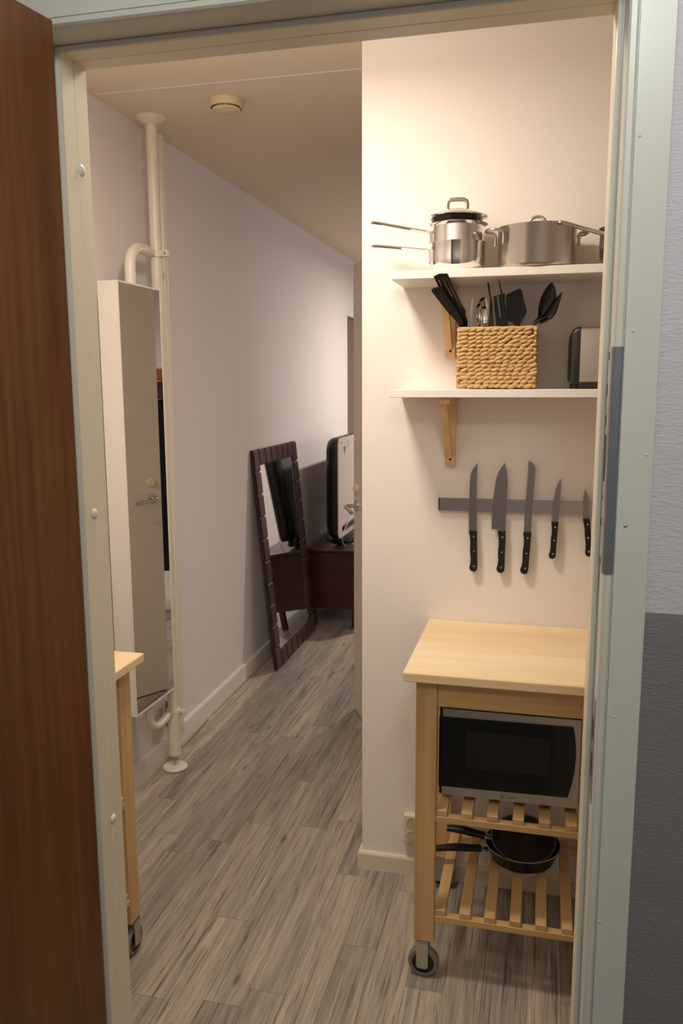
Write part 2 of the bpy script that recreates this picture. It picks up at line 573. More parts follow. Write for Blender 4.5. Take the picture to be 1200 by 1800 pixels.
def front_wall():
    bm = bm_new()
    for b in [(-1.6, OL - 0.033, -1.312, -1.198, 0, H), (OR + 0.033, 3.1, -1.312, -1.198, 0, H), (OL - 0.033, OR + 0.033, -1.312, -1.198, OT + 0.033, H)]:
        add_box(bm, *b)
    for f in bm.faces:
        f.normal_update()
        f.material_index = 1 if f.normal.y < -0.5 else 0
    o = obj('wall_front', bm, ['left_wall', 'corridor_wall'])
    struct(o, 'corridor wall around the doorway, pale woven wallpaper above a grey lower half', 'wall')
front_wall()
struct(boxes('wall_corridor', [(-1.6, 3.1, -3.4, -3.3, 0, H), (-1.7, -1.6, -3.4, -1.2, 0, H), (3.1, 3.2, -3.4, -1.2, 0, H)], 'left_wall'), 'plain corridor wall behind the viewer', 'wall')

# skirting boards
def skirting(name, pts, label):
    """pts: path along the wall foot, room side to the right of the path"""
    bm = bm_new()
    h, t = 0.0, 0.0
    prof = [(0, 0), (0.013, 0), (0.013, 0.052), (0.010, 0.058), (0, 0.060)] if label.startswith('cream') else [(0, 0), (0.014, 0), (0.014, 0.080), (0.011, 0.087), (0, 0.089)]
    P = [Vector((p[0], p[1], 0)) for p in pts]
    rings = []
    for i, p in enumerate(P):
        dirs = []
        if i > 0:
            dirs.append((P[i] - P[i - 1]).normalized())
        if i < len(P) - 1:
            dirs.append((P[i + 1] - P[i]).normalized())
        nrm = Vector((0, 0, 0))
        for d in dirs:
            nrm += Vector((d.y, -d.x, 0))
        if len(dirs) == 2:
            nrm = nrm / (1 + dirs[0].dot(dirs[1]))
        rings.append([bm.verts.new(p + nrm * u + Vector((0, 0, z))) for u, z in prof])
    for a, b in zip(rings, rings[1:]):
        for j in range(len(prof)):
            k = (j + 1) % len(prof)
            bm.faces.new((a[j], a[k], b[k], b[j]))
    bm.faces.new(rings[0])
    bm.faces.new(rings[-1][::-1])
    return struct(obj(name, bm, 'base_cream' if label.startswith('cream') else 'base_white'), label, 'skirting board')
skirting('baseboard_left', [(XL, -1.19), (XL, 2.39)], 'white skirting board along the foot of the long left wall')
skirting('baseboard_back', [(0, 0.59), (0, 0), (1.89, 0)], 'cream skirting board at the foot of the kitchen wall, wrapping its corner')

# ------------------------------------------------------------------ entrance door frame
FP = [(0, -1.198), (0, -1.231), (0.0012, -1.233), (0, -1.235), (0, -1.266), (0.001, -1.269), (0.0065, -1.2705), (0.0068, -1.268), (0.0085, -1.268), (0.0085, -1.3185), (0.0095, -1.3245), (0.0120, -1.3275),
      (0.0180, -1.3275), (0.0205, -1.3245), (0.0213, -1.319), (0.0221, -1.319), (0.0223, -1.3235), (0.062, -1.3235), (0.063, -1.3225), (0.063, -1.3135), (0.031, -1.3135), (0.031, -1.198)]
def door_frame():
    root = thing('trim_2', 'pale grey-green steel door frame around the entrance doorway', 'door frame', (0, 0, 0), kind='structure')
    bm = bm_new()
    st = []
    for u, y in FP:
        st.append([bm.verts.new(p) for p in ((OL - u, y, 0), (OL - u, y, OT + u), (OR + u, y, OT + u), (OR + u, y, 0))])
    n = len(FP)
    for i in range(n):
        j = (i + 1) % n
        for k in range(3):
            f = bm.faces.new((st[i][k], st[i][k + 1], st[j][k + 1], st[j][k]))
            f.material_index = 1 if (i < 4 or i == n - 1) else 0
    obj('frame', bm, ['frame_paint', 'lining_paint'], root)
    # round white caps on the hinge-side lining
    for z, y in ((1.879, -1.2245), (1.353, -1.2395), (0.821, -1.2300)):
        bm = bm_new()
        add_lathe(bm, [(0, 0.0035), (0.005, 0.003), (0.0078, 0.0012), (0.0085, 0.0)], (OL + 0.0005, y, z), 20, (1, 0, 0))
        obj('screw_cap', bm, 'white_paint', root, True)
    # small screws and dents on the casing
    for x, z in ((0.6265, 1.845), (0.6530, 1.4676), (0.6325, 1.3766), (0.6300, 1.6191), (0.6294, 1.1213), (0.6250, 0.8236)):
        bm = bm_new()
        zz = z
        add_lathe(bm, [(0, 0.0012), (0.0014, 0.0009), (0.0022, 0.0)], (x, -1.3236, zz), 12, (0, -1, 0))
        obj('screw', bm, 'zinc' if z in (1.3766,) else 'frame_paint', root, True)
    # long upper striking plate, wrapped round the lip
    x = OR
    bm = bm_new()
    add_prism(bm, [(x + u, y, 1.3146) for u, y in ((0.0070, -1.2712), (0.0070, -1.3190), (0.0082, -1.3190), (0.0082, -1.2712))], (0, 0, 0.2857))
    sp = obj('strike_plate', bm, 'zinc', root)
    bm = bm_new()
    prof = [(0.0071, -1.3192), (0.0083, -1.3255), (0.0114, -1.3292), (0.0184, -1.3292), (0.0212, -1.3257)]
    inner = [(0.0208, -1.3240), (0.0181, -1.3277), (0.0119, -1.3277), (0.0094, -1.3247), (0.0083, -1.3192)]
    add_prism(bm, [(x + u, y, 1.3146) for u, y in prof + inner], (0, 0, 0.2857))
    obj('strike_lip', bm, 'blue_steel', sp)
    for z0, z1, y0, y1 in ((1.585, 1.595, -1.30, -1.29), (1.54, 1.555, -1.287, -1.279), (1.50, 1.515, -1.287, -1.279), (1.43, 1.49, -1.305, -1.284), (1.405, 1.41, -1.287, -1.279), (1.37, 1.38, -1.287, -1.279), (1.32, 1.33, -1.30, -1.29)):
        bm = bm_new()
        add_box(bm, x + 0.0066, x + 0.0070, y0, y1, z0, z1)
        obj('slot', bm, 'hole', sp)
    bm = bm_new()
    add_box(bm, x + 0.0076, x + 0.0086, -1.315, -1.272, 0.99, 1.139, bevel=0.0004)
    lp = obj('strike_plate', bm, 'zinc', root)
    for z0, z1 in ((1.02, 1.055), (1.075, 1.105)):
        bm = bm_new()
        add_box(bm, x + 0.0072, x + 0.0076, -1.300, -1.284, z0, z1)
        obj('slot', bm, 'hole', lp)
door_frame()
struct(boxes('trim_3', [(OL + 0.0005, OR - 0.0005, -1.30, -1.20, 0.0, 0.02)], 'zinc'), 'low metal threshold at the foot of the entrance doorway', 'threshold')

# the open entrance leaf on the left
def entrance_leaf():
    root = thing('door_1', 'open reddish-brown veneered entrance door leaf at the left edge', 'door', (-0.121, -1.357, 0.0), 0, kind='structure')
    root.rotation_euler = (0, 0, math.radians(-9.5))
    bm = bm_new()
    add_box(bm, -0.052, 0.0, -0.80, 0.0, 0.012, 2.034, bevel=0.0015, seg=1)
    obj('leaf', bm, 'brown_door', root)
    bm = bm_new()
    add_box(bm, -0.0535, -0.0522, -0.798, -0.002, 0.012, 2.034)
    obj('edge_strip', bm, 'frame_paint', root)
    for z in (0.25, 1.75):
        bm = bm_new()
        add_cyl(bm, (-0.064, 0.004, z), (-0.064, 0.004, z + 0.10), 0.008, 16)
        obj('hinge', bm, 'zinc', root, True)
entrance_leaf()

# half open cream door of the side room, free edge towards the hall
def side_door():
    hx, hy = -0.0012, 0.668
    d = Vector((-0.467, 0.884, 0)).normalized()
    root = thing('door_2', 'half-open cream door seen almost edge-on behind the kitchen corner', 'door', (hx, hy, 0), math.atan2(d.y, d.x), kind='structure')
    # local +x runs from the hinge to the free edge, local +y is the face towards the hall
    Wd = 0.677
    bm = bm_new()
    add_box(bm, 0, Wd, -0.04, 0, 0.008, 2.079, bevel=0.0012, seg=1)
    obj('leaf', bm, 'door_paint', root)
    bm = bm_new()
    add_box(bm, Wd - 0.0008, Wd + 0.0012, -0.031, -0.009, 0.955, 1.125)
    obj('latch_plate', bm, 'zinc', root)
    bm = bm_new()
    add_lathe(bm, [(0.0, 0.009), (0.020, 0.009), (0.024, 0.006), (0.025, 0)], (Wd - 0.055, 0.0, 1.004), 28, (0, 1, 0))
    add_tube(bm, smooth_path([(Wd - 0.055, 0.004, 1.004), (Wd - 0.055, 0.035, 1.004), (Wd - 0.060, 0.052, 1.004), (Wd - 0.075, 0.058, 1.003), (Wd - 0.12, 0.058, 0.998), (Wd - 0.175, 0.056, 0.990)], 6), 0.0085, 12)
    obj('door_handle', bm, 'satin', root, True)
    bm = bm_new()
    add_lathe(bm, [(0.0, 0.010), (0.019, 0.010), (0.0225, 0.006), (0.0235, 0)], (Wd - 0.055, 0.0, 1.083), 28, (0, 1, 0))
    add_box(bm, Wd - 0.0575, Wd - 0.0525, 0.010, 0.020, 1.072, 1.094, bevel=0.001)
    obj('lock_rosette', bm, 'cream_plastic', root, True)
side_door()

# ------------------------------------------------------------------ pole with clamps, discs and arms
PX, PY = -0.895, 0.500
def pole():
    root = thing('support_pole', 'white floor-to-ceiling pole with disc feet carrying the narrow mirror cabinet', 'pole', (PX, PY, 0))
    bm = bm_new(); add_lathe(bm, [(0, 0), (0.046, 0), (0.050, 0.004), (0.050, 0.008), (0.046, 0.012), (0, 0.013)], (0, 0, 0.0005), 40)
    obj('foot_disc', bm, 'pole_white', root, True)
    bm = bm_new(); add_cyl(bm, (0, 0, 0.012), (0, 0, 0.075), 0.006, 14); add_lathe(bm, [(0.0, 0), (0.011, 0), (0.011, 0.008), (0, 0.008)], (0, 0, 0.036), 6)
    obj('threaded_rod', bm, 'zinc', root)
    bm = bm_new(); add_lathe(bm, [(0.0, 0.062), (0.026, 0.062), (0.026, 0.245), (0.0225, 0.247)], (0, 0, 0), 32)
    obj('sleeve', bm, 'pole_white', root, True)
    bm = bm_new(); add_cyl(bm, (0, 0, 0.246), (0, 0, H - 0.022), 0.0205, 32)
    obj('tube', bm, 'pole_white', root, True)
    bm = bm_new(); add_lathe(bm, [(0.0215, -0.026), (0.024, -0.0255), (0.036, -0.019), (0.050, -0.008), (0.056, -0.004), (0.056, -0.0005), (0, -0.0005)], (0, 0, H), 40)
    obj('ceiling_disc', bm, 'pole_white', root, True)
    for z, s in ((2.037, 1), (0.246, -1)):
        bm = bm_new()
        add_lathe(bm, [(0.021, -0.012), (0.0275, -0.012), (0.0275, 0.012), (0.021, 0.012)], (0, 0, z), 28)
        add_box(bm, 0.020, 0.052, -0.012, -0.006, z - 0.011, z + 0.011, bevel=0.002)
        add_box(bm, 0.020, 0.052, 0.002, 0.008, z - 0.011, z + 0.011, bevel=0.002)
        add_box(bm, -0.010, 0.010, -0.056, -0.020, z - 0.010, z + 0.010, bevel=0.003)
        cl = obj('clamp', bm, 'pole_white', root, True)
        bm = bm_new()
        add_lathe(bm, [(0, 0.006), (0.004, 0.0055), (0.0065, 0.002), (0.0065, 0)], (0.041, -0.012, z), 16, (0, -1, 0))
        obj('bolt', bm, 'steel', cl, True)
pole()

CROT = math.radians(-1.75)
def mirror_cabinet():
    # long axis along y, mirror on +x
    root = thing('mirror_cabinet', 'tall narrow white cabinet with a full-height mirror door, held by the white pole', 'cabinet', (-0.8805, 0.2600, 0.383), CROT)
    hw, t, hh = 0.1475, 0.0375, 1.514
    bm = bm_new(); add_box(bm, -t, t - 0.004, -hw, hw, 0.0, hh, bevel=0.0015, seg=1)
    obj('body', bm, 'white_paint', root)
    bm = bm_new(); add_box(bm, t - 0.0035, t + 0.0005, -hw + 0.0045, hw - 0.0045, 0.0065, hh - 0.0055)
    obj('mirror_door', bm, 'mirror', root)
    bm = bm_new()
    for b in ((t - 0.0038, t + 0.002, -hw, -hw + 0.0042, 0, hh), (t - 0.0038, t + 0.002, hw - 0.0042, hw, 0, hh), (t - 0.0038, t + 0.002, -hw + 0.0042, hw - 0.0042, 0, 0.0062), (t - 0.0038, t + 0.002, -hw + 0.0042, hw - 0.0042, hh - 0.0052, hh)):
        add_box(bm, *b)
    obj('door_edge', bm, 'white_paint', root)
    inv = (Matrix.Translation(root.location) @ Matrix.Rotation(CROT, 4, 'Z')).inverted()
    # bent arms from the cabinet ends to the clamps on the pole
    bm = bm_new()
    add_tube(bm, [inv @ (Vector((PX, PY, 0)) + p) for p in smooth_path([(0, -0.057, 2.037), (0.003, -0.10, 2.037), (0.008, -0.165, 2.032), (0.013, -0.215, 2.005), (0.016, -0.235, 1.965), (0.0165, -0.238, 1.8985)], 8)], 0.0185, 18)
    obj('arm', bm, 'pole_white', root, True)
    bm = bm_new()
    add_tube(bm, [inv @ (Vector((PX, PY, 0)) + p) for p in smooth_path([(0, -0.057, 0.248), (0.003, -0.09, 0.246), (0.007, -0.150, 0.248), (0.012, -0.200, 0.268), (0.015, -0.230, 0.310), (0.0165, -0.238, 0.3815)], 8)], 0.0155, 18)
    obj('arm', bm, 'pole_white', root, True)
mirror_cabinet()

bm = bm_new()
add_cyl(bm, (-0.9615, 0.70, 0.0935), (-0.9615, 0.70, H - 0.001), 0.0175, 24)
tag(obj('wall_pipe', bm, 'pole_white', None, True, base=(-0.9615, 0.70, 0)), 'white vertical pipe against the left wall just behind the pole', 'pipe')
def cable_bundle():
    bm = bm_new()
    rnd = random.Random(5)
    for k in range(6):
        x = -0.955 + rnd.uniform(-0.008, 0.008)
        y = 0.585 + rnd.uniform(-0.022, 0.022)
        add_tube(bm, smooth_path([(x, y, 0.115 + 0.01 * k), (x + 0.004, y - 0.018, 0.16), (x, y - 0.010, 0.235 + 0.01 * rnd.random()), (x - 0.004, y + 0.014, 0.23), (x, y + 0.020, 0.16), (x, y, 0.115 + 0.01 * k)], 5), 0.0028, 6)
    add_tube(bm, smooth_path([(-0.955, 0.585, 0.12), (-0.953, 0.59, 0.06), (-0.950, 0.62, 0.006), (-0.945, 0.80, 0.004), (-0.955, 0.98, 0.004)], 6), 0.0028, 6)
    tag(obj('cable_bundle', bm, 'cable_grey', None, True, base=(-0.955, 0.585, 0.0)), 'coiled grey-brown cable hanging low behind the white pole', 'cable')
cable_bundle()

def smoke_detector():
    root = thing('smoke_detector', 'round cream smoke detector on the hall ceiling', 'smoke detector', (-0.561, 0.394, H))
    bm = bm_new(); add_lathe(bm, [(0, -0.0006), (0.056, -0.0006), (0.056, -0.006), (0.054, -0.026), (0.050, -0.028), (0.048, -0.028), (0, -0.027)], (0, 0, 0), 48)
    obj('base', bm, 'cream_plastic', root, True)
    for k in range(36):
        if k % 18 in (0, 1):
            continue
        bm = bm_new()
        add_box(bm, 0.0485, 0.0522, -0.0021, 0.0021, -0.0312, -0.0283, mat=Matrix.Rotation(2 * PI * k / 36, 4, 'Z'))
        obj('vent_slot', bm, 'hole', root)
    bm = bm_new(); add_lathe(bm, [(0, -0.028), (0.0485, -0.028), (0.0485, -0.034), (0.044, -0.038), (0, -0.0395)], (0, 0, 0), 48)
    obj('cover', bm, 'cream_plastic', root, True)
    bm = bm_new(); add_box(bm, 0.006, 0.036, -0.012, 0.022, -0.0402, -0.0385, bevel=0.0004)
    obj('test_button', bm, 'cream_plastic', root)
smoke_detector()

# ------------------------------------------------------------------ leaning carved mirror
def leaning_mirror():
    Wm, Hm, T = 0.775, 1.211, 0.024
    lean = math.atan2(0.117, 1.205)
    root = thing('leaning_mirror', 'tall mirror in a dark notched wooden frame leaning on the left wall', 'mirror', (-0.842, 1.685, 0.0045))
    # local: x out of the mirror face, y along its width, z up the frame
    root.rotation_euler = (0, -lean, 0)
    fwid = 0.088
    bars = (('side_rail', (-T, -0.008, 0, fwid, 0, Hm)), ('side_rail', (-T, -0.008, Wm - fwid, Wm, 0, Hm)), ('top_rail', (-T, -0.008, fwid, Wm - fwid, Hm - fwid, Hm)), ('bottom_rail', (-T, -0.008, fwid, Wm - fwid, 0, fwid)))
    for i, (nm, b) in enumerate(bars):
        bm = bm_new()
        x0, x1, y0, y1, z0, z1 = b
        if nm == 'side_rail':
            add_box(bm, x0, x1, y0 + 0.008, y1 - 0.008, z0, z1)
            n = 10
            for k in range(n):
                a = z0 + (z1 - z0) * k / n
                c = z0 + (z1 - z0) * (k + 1) / n
                add_box(bm, x0 + 0.002, 0.0, y0, y1, a + 0.003, c - 0.003, bevel=0.006, seg=1)
        else:
            add_box(bm, x0, x1, y0, y1, z0 + 0.004, z1 - 0.004)
            n = 6
            for k in range(n):
                a = y0 + (y1 - y0) * k / n
                c = y0 + (y1 - y0) * (k + 1) / n
                add_box(bm, x0 + 0.002, 0.0, a + 0.003, c - 0.003, z0, z1, bevel=0.006, seg=1)
        obj(nm, bm, 'dark_wood', root)
    bm = bm_new(); add_box(bm, -T + 0.004, -0.010, fwid - 0.006, Wm - fwid + 0.006, fwid - 0.003, Hm - fwid + 0.003)
    obj('mirror_glass', bm, 'mirror', root)
leaning_mirror()

# ------------------------------------------------------------------ television and its cabinet
def tv_cabinet():
    root = thing('tv_cabinet', 'low dark mahogany-brown cabinet on legs under the television', 'cabinet', (-0.715, 3.10, 0))
    hx, y0, y1 = 0.215, -0.55, 0.55
    bm = bm_new(); add_box(bm, -hx, hx, y0, y1, 0.490, 0.513, bevel=0.006)
    obj('top_board', bm, 'cabinet_wood', root)
    bm = bm_new(); add_box(bm, -hx + 0.012, hx - 0.012, y0 + 0.012, y1 - 0.012, 0.122, 0.4895, bevel=0.002, seg=1)
    obj('body', bm, 'cabinet_wood', root)
    for k in range(3):
        a = y0 + 0.02 + k * 0.353
        bm = bm_new(); add_box(bm, hx - 0.0118, hx + 0.004, a, a + 0.347, 0.135, 0.480, bevel=0.003)
        d = obj('door', bm, 'cabinet_wood', root)
        bm = bm_new(); add_lathe(bm, [(0, 0.02), (0.009, 0.018), (0.010, 0.012), (0.005, 0.0)], (hx + 0.004, a + 0.30, 0.32), 16, (1, 0, 0))
        obj('knob', bm, 'zinc', d, True)
    for sx in (-0.17, 0.10):
        for y in (y0 + 0.01, y1 - 0.05):
            bm = bm_new(); add_box(bm, sx - 0.016, sx + 0.016, y, y + 0.04, 0.0, 0.1215, bevel=0.002, seg=1)
            obj('leg', bm, 'cabinet_wood', root)
tv_cabinet()

def television():
    root = thing('television', 'flat television seen from its grey back, with glossy black edge and disc stand', 'television', (-0.757, 3.025, 0.5135))
    # screen faces -x, back faces +x, width along y
    y0, y1 = -0.48, 0.52
    z0, z1 = 0.062, 0.708
    def rr(y0, y1, z0, z1, r, n=6):
        p = []
        for cy, cz, a0 in ((y1 - r, z1 - r, 0), (y0 + r, z1 - r, 90), (y0 + r, z0 + r, 180), (y1 - r, z0 + r, 270)):
            for k in range(n + 1):
                a = math.radians(a0 + 90 * k / n)
                p.append((cy + r * math.cos(a), cz + r * math.sin(a)))
        return p
    bm = bm_new()
    layers = [(-0.046, 0.070, 0.05), (-0.044, 0.045, 0.06), (-0.036, 0.022, 0.07), (-0.020, 0.007, 0.075), (0.0, 0.0, 0.07), (0.034, 0.0, 0.05), (0.040, 0.003, 0.05)]
    rings = []
    for x, ins, r in layers:
        rings.append([bm.verts.new((x, a, b)) for a, b in rr(y0 + ins, y1 - ins, z0 + ins, z1 - ins, r)])
    for a, b in zip(rings, rings[1:]):
        for i in range(len(a)):
            bm.faces.new((a[i], a[(i + 1) % len(a)], b[(i + 1) % len(a)], b[i]))
    bm.faces.new(rings[0]); bm.faces.new(rings[-1][::-1])
    obj('casing', bm, 'tv_black', root, True)
    bm = bm_new()
    add_prism(bm, [(-0.0475, a, b) for a, b in rr(y0 + 0.075, y1 - 0.075, z0 + 0.075, z1 - 0.075, 0.01)], (0.0012, 0, 0))
    obj('screen', bm, 'screen', root)
    bm = bm_new()
    r0 = [bm.verts.new((0.0402, a, b)) for a, b in rr(y0 + 0.002, y1 - 0.002, z0 + 0.002, z1 - 0.002, 0.050)]
    r1 = [bm.verts.new((0.046, a, b)) for a, b in rr(y0 + 0.003, y1 - 0.003, z0 + 0.003, z1 - 0.003, 0.049)]
    for i in range(len(r0)):
        bm.faces.new((r0[i], r0[(i + 1) % len(r0)], r1[(i + 1) % len(r0)], r1[i]))
    bm.faces.new(r0[::-1]); bm.faces.new(r1)
    back = obj('back_panel', bm, 'tv_back', root, True)
    bm = bm_new()
    add_prism(bm, [(0.0458, y0 + 0.13, z1 - 0.065), (0.0458, y0 + 0.21, z1 - 0.060), (0.0458, y0 + 0.175, z1 - 0.115)], (0.0008, 0, 0))
    obj('triangle_mark', bm, 'taupe', back)
    for b in ((y0 + 0.26, y0 + 0.272, z1 - 0.075, z1 - 0.028), (y0 + 0.06, y0 + 0.11, z1 - 0.040, z1 - 0.032)):
        bm = bm_new(); add_box(bm, 0.0458, 0.0466, *b)
        obj('printed_mark', bm, 'taupe', back)
    bm = bm_new(); add_box(bm, 0.0461, 0.058, y0 + 0.10, y1 - 0.20, z0 + 0.045, z0 + 0.075, bevel=0.004)
    obj('connector_strip', bm, 'black_plastic', root)
    bm = bm_new(); add_box(bm, -0.030, 0.038, -0.36, 0.11, 0.010, 0.075, bevel=0.012)
    obj('neck', bm, 'black_gloss', root, True)
    bm = bm_new()
    add_lathe(bm, [(0, 0.0005), (0.97, 0.0005), (1.0, 0.004), (0.985, 0.009), (0.5, 0.014), (0, 0.015)], (0, 0, 0), 56)
    for v in bm.verts:
        v.co.x *= 0.150; v.co.y *= 0.30; v.co.y += 0.04
    obj('base_disc', bm, 'black_gloss', root, True)
television()
bm = bm_new(); add_tube(bm, smooth_path([(-0.690, 2.66, 0.5165), (-0.694, 2.60, 0.545), (-0.697, 2.585, 0.600), (-0.688, 2.64, 0.640), (-0.680, 2.74, 0.690), (-0.678, 2.86, 0.70), (-0.690, 3.0, 0.60), (-0.68, 3.1, 0.5165)], 6), 0.002, 8)
tag(obj('television_cable', bm, 'cable_white', None, True, base=(-0.69, 2.66, 0.5135)), 'thin white cable hanging behind the television back', 'cable')

# things only the cabinet mirror shows: clothes on a stand further into the far room
def coat_stand():
    cx, cy = 0.47, 2.74
    root = thing('coat_stand', 'slim coat stand in the far room, glimpsed in the cabinet mirror', 'coat stand', (cx, cy, 0))
    bm = bm_new(); add_lathe(bm, [(0, 0), (0.15, 0), (0.15, 0.012), (0.03, 0.025), (0, 0.025)], (0, 0, 0.0005), 32)
    obj('base', bm, 'white_paint', root, True)
    bm = bm_new(); add_cyl(bm, (0, 0, 0.024), (0, 0, 1.66), 0.014, 16)
    obj('post', bm, 'white_paint', root, True)
    def cloth(name, mat, prof, label, cat):
        bm = bm_new()
        n = 28
        rings = []
        for z, wy, wx in prof:
            rings.append([bm.verts.new((wx * math.cos(2 * PI * k / n) * (1 + 0.08 * math.sin(14 * PI * k / n + z * 2)), wy * math.sin(2 * PI * k / n), z)) for k in range(n)])
        for a, b in zip(rings, rings[1:]):
            for k in range(n):
                bm.faces.new((a[k], a[(k + 1) % n], b[(k + 1) % n], b[k]))
        bmesh.ops.translate(bm, verts=bm.verts[:], vec=(cx, cy, 0))
        o = obj(name, bm, mat, None, True, base=(cx, cy, prof[-1][0]))
        tag(o, label, cat)
    cloth('coat', 'navy', [(0.30, 0.22, 0.16), (0.30, 0.23, 0.17), (0.7, 0.21, 0.15), (1.1, 0.19, 0.14), (1.38, 0.18, 0.12), (1.45, 0.10, 0.08), (1.455, 0.02, 0.018)], 'long dark navy coat on the stand, glimpsed in the cabinet mirror', 'coat')
    cloth('scarf', 'purple', [(1.457, 0.11, 0.085), (1.457, 0.12, 0.095), (1.52, 0.11, 0.09), (1.575, 0.09, 0.07), (1.58, 0.02, 0.018)], 'purple scarf above the navy coat, glimpsed in the cabinet mirror', 'scarf')
    cloth('hat', 'rust', [(1.582, 0.13, 0.12), (1.582, 0.135, 0.125), (1.595, 0.10, 0.09), (1.66, 0.085, 0.075), (1.675, 0.05, 0.045), (1.678, 0.005, 0.005)], 'rust-coloured hat on top of the coat stand, glimpsed in the cabinet mirror', 'hat')
coat_stand()

# ------------------------------------------------------------------ kitchen trolleys
def trolley_parts(root):
    TW, TD = 0.580, 0.482
    x0, x1 = -TW / 2, TW / 2
    y0, y1 = -TD / 2, TD / 2
    bm = bm_new(); add_box(bm, x0, x1, y0, y1, 0.8255, 0.850, bevel=0.003)
    obj('tabletop', bm, 'birch_top', root)
    lx, ly = 0.053, 0.028
    legs = []
    for sx in (-1, 1):
        for sy in (-1, 1):
            xa = x0 + 0.030 if sx < 0 else x1 - 0.030 - lx
            ya = y0 + 0.029 if sy < 0 else y1 - 0.029 - ly
            zb = 0.104 if sx < 0 else 0.0
            bm = bm_new(); add_box(bm, xa, xa + lx, ya, ya + ly, zb, 0.8252, bevel=0.0015, seg=1)
            leg = obj('leg', bm, 'birch_z', root)
            legs.append((xa, ya))
            if sx < 0:
                cx, cy = xa + lx / 2 - 0.003, ya + ly / 2 - 0.002
                bm = bm_new()
                for dy in (-0.0175, 0.0145):
                    pts = [(cx - 0.0155, cy + dy, 0.1035), (cx - 0.0155, cy + dy, 0.035), (cx - 0.011, cy + dy, 0.0275), (cx + 0.011, cy + dy, 0.0275), (cx + 0.0155, cy + dy, 0.035), (cx + 0.0155, cy + dy, 0.1035)]
                    add_prism(bm, pts, (0, 0.003, 0))
                add_box(bm, cx - 0.0155, cx + 0.0155, cy - 0.0175, cy + 0.0175, 0.1005, 0.1036)
                cst = obj('caster_fork', bm, 'zinc', leg)
                bm = bm_new()
                add_lathe(bm, [(0.029, -0.012), (0.038, -0.012), (0.0405, -0.008), (0.0405, 0.008), (0.038, 0.012), (0.029, 0.012)], (cx + 0.002, cy, 0.0408), 40, (0, 1, 0))
                obj('caster_tyre', bm, 'tyre', leg, True)
                bm = bm_new()
                add_lathe(bm, [(0, -0.011), (0.0288, -0.0105), (0.0288, 0.0105), (0, 0.011)], (cx + 0.002, cy, 0.0408), 32, (0, 1, 0))
                obj('caster_hub', bm, 'black_plastic', leg, True)
    xi0, xi1 = x0 + 0.0302 + lx, x1 - 0.0302 - lx
    fy = y0 + 0.029
    # aprons
    bm = bm_new(); add_box(bm, xi0, xi1, fy + 0.004, fy + 0.024, 0.7555, 0.8252, bevel=0.001, seg=1)
    obj('apron', bm, 'birch_x', root)
    bm = bm_new(); add_box(bm, xi0, xi1, -fy - 0.024, -fy - 0.004, 0.7555, 0.8252, bevel=0.001, seg=1)
    obj('apron', bm, 'birch_x', root)
    for xs in (x0 + 0.046, x1 - 0.046 - 0.02):
        bm = bm_new(); add_box(bm, xs, xs + 0.02, fy + ly + 0.0005, -fy - ly - 0.0005, 0.7555, 0.8252, bevel=0.001, seg=1)
        obj('apron', bm, 'birch_y', root)
    # two slatted shelves: rails along x, slats along y
    for zt in (0.478, 0.198):
        for s in (-1, 1):
            ya = fy + 0.001 if s < 0 else -fy - 0.024
            bm = bm_new(); add_box(bm, xi0, xi1, ya, ya + 0.023, zt - 0.0335, zt - 0.0165, bevel=0.001, seg=1)
            obj('shelf_rail', bm, 'birch_x', root)
        n = 7
        wS = 0.0280
        span0, span1 = xi0 + 0.0005, xi1 - 0.001
        for k in range(n):
            xa = span0 + (span1 - wS - span0) * k / (n - 1)
            bm = bm_new()
            add_box(bm, xa, xa + wS, fy + 0.003, -fy - 0.004, zt - 0.0163, zt, bevel=0.0012, seg=1)
            obj('slat', bm, 'birch_y', root)

cart = thing('kitchen_trolley', 'birch kitchen trolley on casters against the kitchen wall, holding the microwave', 'kitchen trolley', (0.4985, -0.2425, 0), )
trolley_parts(cart)
cart2 = dup_tree(cart)
cart2['label'] = 'birch kitchen trolley half hidden behind the left door frame, in front of the mirror cabinet'
cart2.location = (-0.7275, -0.783, 0)
cart2.rotation_euler = (0, 0, -PI / 2)

